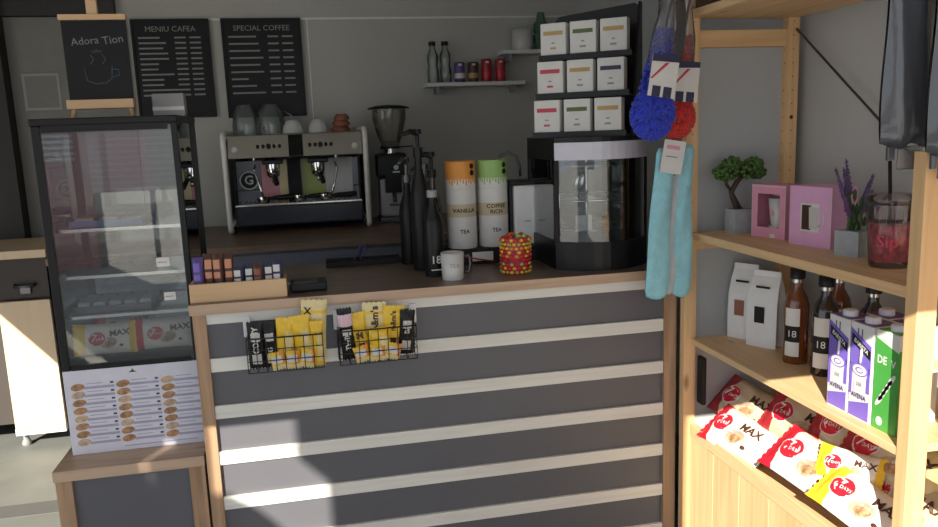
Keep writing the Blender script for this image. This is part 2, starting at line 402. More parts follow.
# ------------------------------------------------------------------ snack pack helper
def pillow(w, h, t, zone, mx, name, art=None, nx=28, ny=14, wr=.0022, seed=0):
    rnd = random.Random(seed); ph = [rnd.uniform(0, 6) for _ in range(6)]
    def H(x, y):
        u, v = 2*x/w, 2*y/h
        a = max(0, 1-abs(u/.9)**3.2)**.6 if abs(u) < .9 else 0
        b = max(0, 1-abs(v)**2.6)**.55 if abs(v) < 1 else 0
        return t/2*a*b
    def Wv(x, y): return wr*(math.sin(38*x/w*2+ph[0]+9*y/h)*.6+math.sin(23*y/h+ph[1]+13*x/w))*(1 if abs(2*x/w) < .9 else .4)
    mb = MB(); vs = []; fs = []; fm = []
    for side in (1, -1):
        o = len(vs)
        for j in range(ny+1):
            for i in range(nx+1):
                x = (i/nx-.5)*w; y = (j/ny-.5)*h
                z = H(x, y)
                yy = y*(1-.06*(H(x, 0)/(t/2))) if t else y
                if i in (0, nx): x += (.0025 if j % 2 else -.0025)
                vs.append((x, yy, side*(z+.0006)+Wv(x, y)*(min(1, z/(t/2)*3+.25))))
        for j in range(ny):
            for i in range(nx):
                a = o+j*(nx+1)+i; q = [a, a+1, a+nx+2, a+nx+1]
                fs.append(q if side > 0 else q[::-1]); fm.append(zone((i+.5)/nx, (j+.5)/ny, side))
    mb.add(vs, fs, fm[0], None, True, fm)
    n2 = (nx+1)*(ny+1); rim = [j*(nx+1) for j in range(ny+1)]
    for a, b in zip(rim, rim[1:]): mb.add([vs[a], vs[b], vs[b+n2], vs[a+n2]], [[0, 1, 2, 3]], fm[0])
    S = lambda x, y: H(x, y)+.0006+Wv(x, y)*(min(1, H(x, y)/(t/2)*3+.25))
    if art: art(mb, S)
    return mb.build(name, mx=mx)
def ell_w(mb, S, cx, cy, rx, ry, m, dz, rot=0, seg=18, rings=3):
    vs = [(cx, cy, S(cx, cy)+dz)]; fs = []
    for r in range(1, rings+1):
        for k in range(seg):
            a = 2*PI*k/seg; x, y = rx*r/rings*math.cos(a), ry*r/rings*math.sin(a)
            X, Y = cx+x*math.cos(rot)-y*math.sin(rot), cy+x*math.sin(rot)+y*math.cos(rot); vs.append((X, Y, S(X, Y)+dz))
    for k in range(seg):
        fs.append([0, 1+k, 1+(k+1) % seg])
        for r in range(rings-1):
            a = 1+r*seg; fs.append([a+k, a+seg+k, a+seg+(k+1) % seg, a+(k+1) % seg])
    mb.add(vs, fs, m, None, True)
def croissant_art(logo=-.22, maxx=.24, flip=1):
    def art(mb, S):
        w, h = PW, PH
        ell_w(mb, S, w*.08, -h*.12, .034, .022, 'pastry2', .0010, .3)
        ell_w(mb, S, w*.1, -h*.15, .022, .012, 'pastry', .0016, .3)
        ell_w(mb, S, w*.27, -h*.22, .008, .006, 'brown', .0018)
        ell_w(mb, S, w*logo, h*.02, .036, .031, 'offw', .0016, .2); ell_w(mb, S, w*logo, h*.02, .033, .028, 'red', .0022, .2)
        mb.text('7', .044, 'offw', x=w*logo-.010, y=h*.02+.003, z=.0062, warp=S, rot=-.15, bold=.02)
        mb.text('DAYS', .0135, 'offw', x=w*logo+.013, y=h*.02-.002, z=.0052, warp=S, rot=.1, bold=.02)
        mb.text('MAX', .034, 'brown', x=w*maxx, y=h*.16, z=.0026, warp=S, rot=.05, bold=.03, sx=1.05)
    return art
PW, PH = .25, .135
def zone_red(u, v, s): return 'red' if u < .17 else ('packw' if u < .9 else 'packw')
def zone_yel(u, v, s): return 'yellow' if u < .2 or (u > .88) else 'packw'
def zone_redd(u, v, s): return 'dred' if u < .2 else ('ylite' if u > .8 else 'tan')
def zone_both(u, v, s): return 'red' if u < .15 else ('yellow' if u > .82 else 'packw')
def croissant(mx, zone, label, group, seed, **k):
    o = pillow(PW, PH, .055, zone, mx, 'croissant_pack', croissant_art(**k), seed=seed)
    return tag(o, label, 'snack pack', group)
# packs inside the glass case
g = 'croissant packs in the glass case'
croissant(axes((1, 0, 0), (0, -1, .15), (X0+.12, Y0+.075, ZB+.08)) @ Matrix.Scale(.78, 4), zone_yel, 'yellow and white croissant pack at bottom left inside the glass case', g, 1, logo=-.1, maxx=.25)
croissant(axes((1, 0, 0), (0, -1, .15), (X1-.115, Y0+.078, ZB+.083)) @ Matrix.Scale(.78, 4), zone_red, 'red and white croissant pack at bottom right inside the glass case', g, 2, logo=-.12, maxx=.27)
croissant(axes((1, 0, .1), (0, -1, .6), (X0+.17, Y0+.16, ZB+.09)) @ Matrix.Scale(.78, 4), zone_red, 'croissant pack lying behind the two front packs in the glass case', g, 3)
# trays on the case shelves
def tray(x, y, z, w, d, label, mcol, n, mitem, zoff):
    t = thing('pastry_tray', label, 'tray', (x, y, z), 0, 'trays in the glass case')
    MB().box((0, 0, .004), (w, d, .006), mcol, .002).box((0, -d/2, .012), (w, .004, .022), mcol).box((0, d/2, .012), (w, .004, .022), mcol).build('tray_base', t)
    for k in range(n):
        a = MB(); a.box((0, 0, 0), (w/n*.8, d*.7, .02), mitem, .005)
        o = tag(a.build('wrapped_wafer', mx=T(x-w/2+(k+.5)*w/n, y, z+.019+zoff)), 'small wrapped wafer on the tray on shelf of the glass case, '+('%s' % zoff_name(z)), 'wafer', 'wafers on trays in the case '+zoff_name(z))
def zoff_name(z): return {0: 'lowest shelf', 1: 'middle shelf', 2: 'upper shelf'}[min(range(3), key=lambda i: abs(SH[i]-z))]
tray(X0+.15, Y0+.2, SH[0]+.0065, .24, .22, 'dark tray of pale wrapped wafers on lowest shelf of glass case', 'dsteel', 5, 'offw', 0)
tray(X0+.15, Y0+.2, SH[1]+.0065, .25, .24, 'dark tray of brown wrapped wafers on middle shelf of glass case', 'black', 4, 'brown', 0)
tray(X0+.16, Y0+.2, SH[2]+.0065, .22, .22, 'blue tray standing in for a reflection on upper shelf of glass case', 'cyan', 3, 'tan', 0)  # blue reflection in the case glass, built as a tray

# easel chalkboard on top of the case
ez = Z1+.0225
e0 = at(103, 112, Y0+.10); ex = e0.x
es = thing('tabletop_easel', 'small wooden easel with handwritten chalkboard standing on top of the glass case', 'chalkboard', (ex, Y0+.10, ez))
k = (Y0+.10)/Y0
MB().bb(-.094, .094, .004, .012, .052, .30, 'board', .001).build('chalkboard', es)
w_ = MB()
mxb = T(0, .0035, 0) @ FRONT
w_.text('Adora', .032, 'chalk', mxb, x=-.03, y=.235, z=.0006, rot=.08); w_.text('Tion', .034, 'chalk', mxb, x=.052, y=.238, z=.0006, rot=.12)
w_.text('cafea', .016, 'chalkb', mxb, x=0, y=.205, z=.0006, rot=.05)
w_.tube([(-.04, .002, .155), (-.035, .002, .115), (-.01, .002, .105), (.02, .002, .107), (.038, .002, .12), (.042, .002, .158)], .0018, 'chalkb')
w_.tube([(.04, .002, .15), (.06, .002, .148), (.062, .002, .13), (.042, .002, .125)], .0016, 'chalkb')
w_.tube([(-.02, .002, .165), (-.01, .002, .18), (-.018, .002, .195)], .0015, 'chalkb').tube([(.015, .002, .165), (.025, .002, .18), (.016, .002, .195)], .0015, 'chalkb')
w_.build('chalk_writing', es)
MB().bb(-.098, .098, -.008, .016, .298, .315, 'boxwood', .002).build('top_rail', es)
MB().bb(-.098, .098, -.024, .02, .028, .056, 'boxwood', .002).build('ledge', es)
MB().tube([(-.088, .0, .001), (-.083, .004, .03), (-.075, .021, .07), (-.06, .022, .30)], .008, 'boxwood').build('leg', es)
MB().tube([(.088, .0, .001), (.083, .004, .03), (.075, .021, .07), (.06, .022, .30)], .008, 'boxwood').build('leg', es)
MB().bb(-.016, .016, .0, .016, .315, .37, 'boxwood', .003).build('centre_stile', es)
# grey box behind easel
gb = at(170, 108, Y0+.22)
gbt = thing('card_box', 'small grey card box on top of the glass case behind the easel', 'box', (gb.x, Y0+.22, ez))
MB().bb(-.05, .05, -.03, .03, 0, .075, 'greyp', .003).build('carton_body', gbt)
MB().bb(-.05, .05, -.0312, -.030, .02, .032, 'offw').build('paper_strip', gbt)

# ------------------------------------------------------------------ menu boards on back wall
def menu(x0, x1, z0, z1, title, label, rows, seed):
    t = thing('menu_board', label, 'menu board', ((x0+x1)/2, BW-.02, z0), 0, 'menu boards on the back wall')
    w, h = x1-x0, z1-z0
    MB().bb(-w/2, w/2, 0, .018, 0, h, 'board', .002).build('backing', t)
    f = MB()
    for a in ((-w/2, -w/2+.012, 0, h), (w/2-.012, w/2, 0, h), (-w/2+.012, w/2-.012, 0, .012), (-w/2+.012, w/2-.012, h-.012, h)):
        f.bb(a[0], a[1], -.008, 0, a[2], a[3], 'blackm')
    f.build('frame', t)
    q = MB(); mm = T(0, -.0005, 0) @ FRONT
    q.text(title, .042, 'chalkg', mm, y=h-.055, sx=1.02)
    rnd = random.Random(seed)
    for r in range(rows):
        y = h-.105-r*(h-.2)/rows; l = rnd.uniform(.09, .19)
        q.prism([(-w*.42, y), (-w*.42+l, y), (-w*.42+l, y+.009), (-w*.42, y+.009)], 0, .0008, 'chalkg', mm)
        for xx in (.08, .16): q.prism([(w*.5-.23+xx-.04, y), (w*.5-.23+xx+.02, y), (w*.5-.23+xx+.02, y+.009), (w*.5-.23+xx-.04, y+.009)], 0, .0008, 'chalkg', mm)
    q.build('menu_lettering', t)
menu(-.91, -.495, 1.63, 2.172, 'MENIU CAFEA', 'black menu board headed MENIU CAFEA, left of the two on back wall', 12, 3)
menu(-.43, .011, 1.62, 2.172, 'SPECIAL COFFEE', 'black menu board headed SPECIAL COFFEE above the coffee machine', 9, 5)
p = at(43, 92, BW-.006)
tag(MB().bb(p.x-.095, p.x+.095, BW-.022, BW-.0205, p.z-.1, p.z+.1, 'greyp', .003).bb(p.x-.08, p.x+.08, BW-.024, BW-.022, p.z-.085, p.z+.085, 'wpan', .001).build('wall_cover_plate'), 'square grey cover plate on the back wall left of the easel', 'wall plate')

# ------------------------------------------------------------------ left storage cabinet
sc_ = thing('storage_cabinet', 'wide cabinet at far left with light top edge and beech door catching sun', 'cabinet', (-1.6, 4.3, 0))
local(MB().bb(-2.6, -1.285, 4.08, 4.62, .968, 1.008, 'cabwood', .003), 'worktop', sc_)
local(MB().bb(-2.58, -1.305, 4.14, 4.6, .12, .966, 'darkwood'), 'body', sc_)
dwf = local(MB().bb(-2.58, -1.30, 4.115, 4.14, .765, .966, 'darkwood', .003), 'drawer_front', sc_)
dr = local(MB().bb(-1.532, -1.297, 4.09, 4.115, .11, .757, 'cabwood', .002), 'door', sc_)
h_ = MB().tube([(-1.45, 4.114, .835), (-1.45, 4.09, .83), (-1.36, 4.09, .83), (-1.36, 4.114, .835)], .008, 'dsteel').bb(-1.43, -1.38, 4.10, 4.115, .79, .83, 'dsteel', .003)
bpy.context.view_layer.update(); local(h_, 'latch', dwf, 'metal latch')
local(MB().bb(-1.532, -1.297, 4.085, 4.12, .072, .107, 'cream', .002), 'plinth', sc_)
local(MB().cyl((-1.51, 4.15, 0.0), (-1.51, 4.15, .12), .014, 'greyp').lathe([(.02, 0), (.024, .01), (.016, .03)], 'greyp', (-1.51, 4.15, 0)), 'foot', sc_)
for fx, fy in ((-1.33, 4.5), (-2.5, 4.2), (-2.5, 4.5)): local(MB().cyl((fx, fy, 0.0), (fx, fy, .12), .014, 'greyp'), 'foot', sc_)

# ------------------------------------------------------------------ back counter
bc = thing('back_counter', 'dark wooden back counter along the rear wall carrying the coffee machine', 'counter', (.3, 4.2, 0))
local(MB().bb(-1.2, 1.66, 3.79, BW-.01, .965, 1.0, 'topd', .003), 'worktop', bc)
local(MB().bb(-1.18, 1.64, 3.83, BW-.02, 0.0, .964, 'slate'), 'cabinet_body', bc)
for k in range(4): local(MB().bb(-1.17+k*.7, -1.17+k*.7+.69, 3.815, 3.83, .06, .95, 'slate', .003), 'door_front', bc)

# ------------------------------------------------------------------ espresso machine
em = thing('espresso_machine', 'two-group espresso machine with cream side frames on the back counter', 'coffee machine', (-.06, 4.3, 1.0))
mw = .375
MB().bb(-.345, .345, .22, .46, .16, .385, 'dsteel', .01).build('rear_body', em)
MB().bb(-.345, .345, .20, .46, .06, .22, 'dsteel', .01).build('back_panel', em)
bs = MB().bb(-.34, .34, -.02, .46, .035, .142, 'slateblk', .01)
bs.build('drip_base', em)
d_ = MB().bb(-.335, .335, -.03, .2, .142, .154, 'steel', .003)
for k in range(26): d_.bb(-.32+k*.0252, -.314+k*.0252, -.025, .19, .154, .158, 'dsteel')
d_.build('drip_tray', em)
u = MB().prism([(-.05, .40), (.0, .515), (.47, .52), (.47, .385), (-.03, .385)], -.35, .35, 'steel', Matrix(((0, 0, 1, 0), (1, 0, 0, 0), (0, 1, 0, 0), (0, 0, 0, 1))))
up_ = u.build('steel_upper_panel', em)
# front fascia (tilted) details
fm_ = axes((1, 0, 0), (0, -.115, .05), (0, -.027, .457))
fb = MB().box((.0, 0, .001), (.075, .12, .003), 'black', mx=fm_)
fb.build('centre_plate', up_)
bt = None
for gx in (-.14, .13):
    for k in range(5): MB().lathe([(.013 if k == 2 else .009, 0), (.012 if k == 2 else .008, .008)], 'blackm', (gx+(k-2)*.028, 0, 0), 14, fm_).build('control_button', up_)
for x in (-.315, .31): MB().lathe([(.016, 0), (.014, .012)], 'offw', (x, -.015, 0), 16, fm_).build('badge', up_)
for s in (-1, 1):
    x = s*.365
    pts = []
    def rr(cx_, cz_, r_, a0, a1):
        for k in range(6):
            a = math.radians(a0+(a1-a0)*k/5); pts.append((x, cx_+r_*math.cos(a), cz_+r_*math.sin(a)))
    rr(-.02, .48, .05, 180, 90); pts.append((x, .42, .53)); rr(.43, .48, .05, 90, 0)
    rr(.43, .06, .04, 0, -90); rr(-.02, .05, .035, 270, 180)
    MB().tube(pts, .015, 'cream', 10, closed=True).build('side_frame', em)
    MB().bb(x-.004, x+.004, .04, .42, .06, .5, 'dsteel').build('side_cover', em)
    MB().cyl((x, .02, 0), (x, .02, .035), .018, 'blackm').build('foot', em); MB().cyl((x, .42, 0), (x, .42, .035), .018, 'blackm').build('foot', em)
lg = MB(); lgm = axes((1, 0, 0), (0, -1, 0), (-.27, .198, .27))
lg.lathe([(.052, 0), (.052, .004)], 'offw', (0, 0, 0), 24, lgm).lathe([(.044, .002), (.044, .005)], 'black', (0, 0, 0), 24, lgm).text('G', .07, 'offw', lgm, z=.006, bold=.02)
lg.build('round_badge', em)
pn = MB()
pn.bb(-.20, -.105, .19, .2, .17, .385, mat('pink_panel', (.7, .3, .33), .4), 0).bb(-.105, -.06, .19, .2, .17, .385, 'ylite').bb(.02, .15, .19, .2, .17, .385, mat('lime_panel', (.42, .5, .12), .4)).bb(-.055, .015, .15, .2, .155, .385, 'blackm').bb(.15, .30, .19, .2, .17, .385, 'offw')  # splash wall in pink, pale yellow, lime and white fields
pn.build('splash_panel', em, )
for gx in (-.13, .11):
    gh = MB().lathe([(.036, 0), (.038, .02), (.034, .05)], 'chrome', (gx, .06, .33), 20).bb(gx-.055, gx+.055, .02, .13, .36, .385, 'black', .006).build('group_head', em)
    pf = MB().lathe([(.022, -.012), (.035, 0), (.037, .028)], 'chrome', (gx, .06, .30), 20)
    pf.tube([(gx, .03, .31), (gx+.01, -.03, .30), (gx+.02, -.12, .265)], [.008, .012, .014], 'black')
    pf.tube([(gx, .06, .287), (gx, .06, .26)], .009, 'chrome')
    pf.build('locked_portafilter', gh)
MB().tube([(.2, .02, .36), (.21, -.02, .33), (.19, -.04, .25), (.165, -.05, .17)], .006, 'chrome').build('steam_wand', em)
MB().tube([(-.22, .02, .36), (-.225, -.02, .33), (-.2, -.04, .25), (-.18, -.05, .17)], .006, 'chrome').build('steam_wand', em)
# spare portafilters lying on the drip tray
for k, (x, rot_) in enumerate(((-.19, 8), (.0, 4), (.14, -3))):
    o = thing('portafilter', ('leftmost', 'middle', 'rightmost')[k]+' black handled portafilter lying on the drip tray of coffee machine', 'portafilter', (-.06+x, 4.33, 1.159), rot_, 'portafilters on the drip tray')
    MB().lathe([(.03, 0), (.034, .012), (.034, .03)], 'chrome', (0, 0, 0), 18).build('basket', o)
    MB().tube([(.03, 0, .018), (.06, 0, .02), (.15, -.005, .022), (.17, -.006, .022)], [.007, .012, .016, .012], 'black').build('handle', o)
# cups and jugs on the machine
mt = 1.5215
def onm(px): return at(px, 131, 4.5).x
for k, (px, s_) in enumerate(((246, .85), (271, .9))):
    t = thing('glass_pitcher', ('left' if k == 0 else 'right')+' clear glass jug standing upside down on the coffee machine', 'jug', (onm(px), 4.55, mt), 0, 'glass jugs on coffee machine')
    MB().lathe([(.085*s_, 0), (.09*s_, .05), (.075*s_, .12), (.05*s_, .155), (.045*s_, .16)], 'sglass', (0, 0, 0), 20, cap=False).lathe([(.045*s_, .158), (.045*s_, .162)], 'sglass').build('glass_body', t)
    MB().tube([(.075, 0, .03), (.115, 0, .04), (.115, 0, .10), (.07, 0, .125)], .005, 'sglass').build('handle', t)
# small black canister seen between
for k, (px, r_) in enumerate(((293, .058), (318, .056))):
    tag(MB().lathe([(r_, 0), (r_, .006), (r_*.92, .035), (r_*.6, .065), (r_*.35, .072)], 'ceramic').build('cup', mx=T(onm(px), 4.5, mt)), ('left' if k == 0 else 'right')+' white cup turned upside down on the coffee machine', 'cup', 'upturned white cups on coffee machine')
for k in range(3):
    tag(MB().lathe([(.055-.006*k, 0), (.055-.006*k, .014), (.038-.006*k, .032)], 'terra').build('cup', mx=T(onm(341)+.004*k, 4.52, mt+k*.0325)), ('bottom', 'middle', 'top')[k]+' brown cup in the stack at right end of coffee machine', 'cup', 'stack of brown cups on coffee machine')

# grinder
gr = thing('coffee_grinder', 'coffee grinder with clear bean hopper and wide black lid beside the espresso machine', 'grinder', (.462, 4.45, 1.0))
MB().bb(-.085, .085, -.07, .12, 0, .03, 'dsteel', .006).bb(-.075, .075, -.02, .11, .03, .25, 'silver', .02).build('body', gr)
MB().bb(-.085, .085, -.05, .115, .25, .39, 'black', .02).prism([(-.045, 0), (.045, 0), (.045, .1), (-.045, .1)], 0, .05, 'black', T(0, -.02, .17) @ FRONT).build('motor_housing', gr)
MB().lathe([(.014, 0), (.014, .003)], 'offw', (0, 0, 0), 16, T(.02, -.052, .31) @ FRONT).box((0, 0, 0), (.04, .003, .008), 'offw', mx=T(.02, -.0515, .285)).build('control_dial', gr)
MB().lathe([(.035, .39), (.035, .42)], 'steel').lathe([(.06, .415), (.06, .43)], 'black').bb(.04, .13, -.006, .006, .42, .428, 'black').build('collar', gr)
MB().lathe([(.05, .43), (.075, .50), (.095, .58), (.096, .635)], 'hglass', cap=False).build('hopper', gr)
MB().lathe([(.045, .432), (.055, .45), (.03, .46)], 'bean').build('coffee_beans', gr)
MB().lathe([(.116, .635), (.118, .642), (.07, .655), (.0, .66)], 'black').build('lid', gr)
MB().tube([(.0, -.06, .17), (0, -.09, .15), (0, -.1, .12)], .012, 'dsteel').bb(-.03, .03, -.12, -.05, .10, .108, 'dsteel').build('portafilter_fork', gr)

# ------------------------------------------------------------------ wall shelves
def wshelf(px0, px1, py, Yf, label, x1=None):
    a = at(px0, py, BW-.15); b = at(px1, py-3, BW-.15)
    t = thing('wall_shelf', label, 'shelf', ((a.x+b.x)/2, BW-.08, a.z), 0, 'small wall shelves')
    L = (x1 or b.x)-a.x
    MB().bb(-(b.x-a.x)/2, -(b.x-a.x)/2+L, -.08, .078, -.022, 0, 'offw', .002).build('board', t)
    for s in (.1, .9): MB().bb(-(b.x-a.x)/2+L*s, -(b.x-a.x)/2+L*s+.015, -.05, .078, -.06, -.0225, 'greyp').build('bracket', t)
    return a.z
zs1 = wshelf(427, 525, 83, 0, 'lower white wall shelf holding glass bottles and cans')
zs2 = wshelf(503, 545, 50, 0, 'upper white wall shelf partly hidden behind the tea rack', 1.62)
YS = BW-.09
def bottle_glass(px, label):
    p = at(px, 80, YS); t = thing('glass_bottle', label, 'bottle', (p.x, YS, zs1+.0005), 0, 'glass bottles on lower wall shelf')
    MB().lathe([(.03, 0), (.034, .01), (.034, .07), (.028, .1), (.033, .13), (.033, .16), (.016, .20), (.016, .215)], 'sglass').build('glass_body', t)
    MB().lathe([(.021, .215), (.021, .238)], 'black').build('cap', t)
bottle_glass(433.5, 'left clear glass bottle with black cap on lower wall shelf')
bottle_glass(446, 'right clear glass bottle with black cap on lower wall shelf')
for px, ma, mb_, lb in ((460, 'dpurple', 'offw', 'dark purple drink can with white band on lower wall shelf'), (473.5, 'brown', 'gold', 'dark brown drink can with gold band on lower wall shelf'),
                      (487, 'dred', 'red', 'left of the two red drink cans on lower wall shelf'), (500.5, 'dred', 'red', 'right of the two red drink cans on lower wall shelf')):
    p = at(px, 80, YS)
    h = .135 if 'red drink' in lb else .12
    tag(MB().lathe([(.026, 0), (.031, .008), (.031, h*.2), (.031, h*.45), (.031, h*.8), (.031, h-.008), (.026, h-.002), (.024, h)], ma, mats=[ma, ma, mb_, ma, ma, ma, 'steel']).box((-.003, -.031, h*.85), (.02, .003, .012), 'offw').build('drink_can', mx=T(p.x, YS, zs1+.0005)), lb, 'can', 'cans on lower wall shelf')
p = at(522, 47, YS)
t = thing('white_mug', 'white cup on the upper wall shelf', 'cup', (p.x, YS, zs2+.0005))
MB().lathe([(.055, 0), (.06, .01), (.065, .12), (.06, .12), (.055, .02)], 'ceramic').build('cup_body', t)
MB().tube([(.06, 0, .03), (.09, 0, .04), (.09, 0, .09), (.062, 0, .1)], .007, 'ceramic').build('handle', t)
p = at(538, 47, YS)
tag(MB().lathe([(.045, 0), (.047, .15), (.03, .17), (.02, .22)], 'ggl').build('green_glass_bottle', mx=T(p.x+.02, YS, zs2+.0005)), 'green glass bottle on the upper wall shelf beside the tea rack', 'bottle')

# ------------------------------------------------------------------ items on the counter
# wooden box with chocolate bars
bx0, bx1, by0, by1 = -.39, -.095, 2.49, 2.58
wb = thing('wooden_tray', 'small light wooden box holding chocolate bars at left end of the counter', 'box', ((bx0+bx1)/2, 2.535, CT))
local(MB().bb(bx0, bx1, by0, by0+.012, CT, CT+.058, 'boxwood', .001), 'front_board', wb)
local(MB().bb(bx0, bx1, by1-.012, by1, CT, CT+.058, 'boxwood', .001), 'back_board', wb)
local(MB().bb(bx0, bx0+.01, by0+.0125, by1-.0125, CT, CT+.057, 'boxwood'), 'end_board', wb); local(MB().bb(bx1-.01, bx1, by0+.0125, by1-.0125, CT, CT+.057, 'boxwood'), 'end_board', wb)
local(MB().bb(bx0+.0105, bx1-.0105, by0+.0125, by1-.0125, CT, CT+.006, 'boxwood'), 'bottom', wb)
bars = [('dpurple', 'purple', .128), ('brown', 'salmon', .138), ('brown', 'salmon', .137), ('brown', 'salmon', .136), ('navy', 'offw', .092), ('navy', 'offw', .094), ('brown', 'terra', .094), ('navy', 'offw', .096), ('navy', 'offw', .104)]
cn = ('purple', 'brown', 'brown', 'brown', 'dark blue', 'dark blue', 'rust', 'dark blue', 'dark blue')
on = ('first', 'second', 'third', 'fourth', 'fifth', 'sixth', 'seventh', 'eighth', 'ninth')
for k, (c0, c1, h) in enumerate(bars):
    x = bx0+.026+k*.0305
    def z_(u, v, s, c0=c0, c1=c1, k=k): return c1 if (.42 < u < .55 or .62 < u < .88) and s > 0 and (.15 < v < .85 if k % 2 else .25 < v < .95) else c0
    def art(mb, S, h=h, c1=c1): mb.text('MARS' if c1 == 'orange' else 'BAR', .016, 'offw', x=-h*.1, y=0, z=.002, warp=S, bold=.02) if False else None
    o = pillow(h, .033, .018, z_, axes((0, .12, 1), (0, -1, .12), (x, 2.535+(k % 2)*.006, CT+.008+h/2)), 'chocolate_bar', None, 14, 6, .001, k)
    tag(o, on[k]+' from left of nine chocolate bars in wooden box, '+cn[k]+' wrapper', 'chocolate bar', 'chocolate bars in the wooden box')
# card terminal
te = thing('card_terminal', 'flat black card terminal lying beside the wooden box on the counter', 'card terminal', (-.03, 2.56, CT))
MB().bb(-.058, .062, -.03, .07, 0, .03, 'black', .008).build('housing', te)
MB().bb(-.045, .03, -.02, .05, .03, .0315, 'dsteel', .0005).build('screen', te)
MB().bb(-.075, -.04, .0, .004, .026, .028, 'offw').build('receipt', te)
# dark tray with purple sticks at counter back
p = at(352, 256, 3.0)
q = thing('phone_tray', 'flat dark tray near the rear edge of the counter', 'tray', (.17, 3.02, CT))
MB().bb(-.13, .16, -.05, .05, 0, .012, 'blackm', .004).build('tray_base', q)
MB().bb(-.13, .16, -.05, -.044, .012, .02, 'blackm').bb(-.13, .16, .044, .05, .012, .02, 'blackm').build('rim', q)
for k in range(2):
    tag(MB().tube([(0, 0, 0), (.03, .012, .06)], .004, 'dpurple').build('drinking_straw', mx=T(.15+.022*k, 3.02, CT+.016)), ('left' if k == 0 else 'right')+' purple straw leaning from the dark tray', 'straw', 'purple straws in dark tray')

# syrup bottles with pumps
def pump_bottle(x, y, h, r, label, face, bodym='black', capm='black', spout=.06, printed=None):
    t = thing('syrup_bottle', label, 'bottle', (x, y, CT), face, 'syrup bottles with pumps')
    MB().lathe([(r*.95, 0), (r, .01), (r, h*.6), (r*.85, h*.68), (r*.38, h*.82), (r*.36, h*.92)], bodym).build('bottle_body', t)
    MB().lathe([(r*.5, h*.92), (r*.5, h)], capm).build('cap', t)
    if spout:
        MB().cyl((0, 0, h), (0, 0, h+.05), .007, capm).tube([(0, 0, h+.05), (-spout*.4, -.01, h+.058), (-spout, -.02, h+.045)], [.012, .01, .006], capm).lathe([(.016, h+.048), (.014, h+.066)], capm).build('pump', t)
    if printed:
        m_ = MB()
        m_.text(printed, .038, 'offw', T(0, -r-.0008, h*.2) @ FRONT, bold=.01).prism([(-.018, 0), (.018, 0), (.018, .004), (-.018, .004)], 0, .001, 'offw', T(0, -r-.0008, h*.08) @ FRONT)
        m_.build('printed_label', t)
    return t
pump_bottle(.41, 2.66, .30, .036, 'dark glass bottle marked 18 beside the white mug', 0, 'black', 'greyp', 0, '18')
pump_bottle(.388, 2.80, .445, .036, 'tallest dark pump bottle behind the bottle marked 18', 10, 'black', 'black', .07)
pump_bottle(.445, 2.87, .36, .034, 'dark pump bottle close to the orange tin', -20, 'dark_syrup', 'black', .05)
pump_bottle(.36, 2.95, .34, .034, 'dark pump bottle farthest back beside the grinder', 30, 'black', 'dsteel', .05)
pump_bottle(.435, 2.985, .31, .034, 'dark pump bottle at counter rear edge behind the others', -50, 'dark_syrup', 'dsteel', .05)

# platform and tins
pf = thing('riser', 'low black riser under the drink powder tins', 'riser', (.68, 2.9, CT))
MB().bb(-.19, .22, -.075, .09, 0, .058, 'blackm', .004).build('riser_body', pf)
MB().bb(-.10, -.02, -.0765, -.0755, .012, .046, 'cream').tube([(-.14, -.08, .035), (-.08, -.082, .02), (-.02, -.08, .008)], .003, 'dred').build('label_strip', pf)
def tin(x, z, h, cols, label, texts, tc='black'):
    t = thing('powder_tin', label, 'tin', (x, 2.895, z), 0, 'drink powder tins')
    r = .0565
    MB().lathe([(r*.98, 0), (r, .003)]+[(r, h*f) for f in (.2, .54, .76, .9, .97)]+[(r*.98, h)], 'offw', seg=32, mats=cols).build('tin_body', t)
    def wr(x_, y_): return math.sqrt(max(0, (r+.0005)**2-x_*x_))
    m_ = MB()
    for s, size, y in texts: m_.text(s, size, tc, T(0, 0, 0) @ FRONT, y=y, z=.0004, warp=wr, bold=.02)
    m_.lathe([(.011, 0), (.011, .003)], 'offw', (0, .0, 0), 14, T(.025, -r*.9, h*.75) @ RZ(25) @ FRONT) if False else None
    if 'lid' in label or True:
        for k in range(2): m_.ell(.036, h*(.68+.14*k) if h < .12 else h*(.16), .008, .008, tc, 0, .001, T(0, -r*.80, 0) @ FRONT) if h < .12 else None
    m_.build('lettering', t)
zt0 = CT+.0585
tin(.558, zt0, .222, ['offw', 'offw', 'offw', 'tan', 'tan', 'offw', 'offw'] if False else ['offw', 'offw', 'offw', 'tan', 'offw', 'offw', 'offw'], 'lower left white tin lettered VANILLA', [('VANILLA', .021, .144), ('TEA', .02, .065)])
tin(.682, zt0, .222, ['offw', 'offw', 'offw', 'tan', 'offw', 'offw', 'offw'], 'lower right white tin lettered COFFEE RICH', [('COFFEE\nRICH', .021, .145), ('TEA', .02, .065)])
for x, cc, lb in ((.558, 'orange', 'upper left tin, orange above white drips'), (.682, 'lgreen', 'upper right tin, light green above white drips')):
    t = thing('powder_tin', lb, 'tin', (x, 2.895, zt0+.2225), 0, 'drink powder tins')
    r = .0565; h = .105
    MB().lathe([(r*.98, 0), (r, .003), (r, .04), (r, .055), (r, h-.004), (r*.98, h)], 'offw', seg=32, mats=['offw', 'offw', cc, cc, cc]).build('tin_body', t)
    m_ = MB()
    for k in range(13):
        a = math.radians(-90-66+k*11); l = .012+.016*((k*7) % 5)/5
        m_.box((0, 0, 0), (.0058, .0012, l), cc, mx=T(r*1.002*math.cos(a), r*1.002*math.sin(a), .041-l/2) @ RZ(math.degrees(a)+90))
    for k in range(2):
        a = math.radians(-90+38); m_.lathe([(.010, 0), (.010, .002)], 'black', (0, 0, 0), 14, T((r)*math.cos(a), (r)*math.sin(a), .062+.024*k) @ RZ(math.degrees(a)+90) @ FRONT)
    m_.build('printed_drips', t)
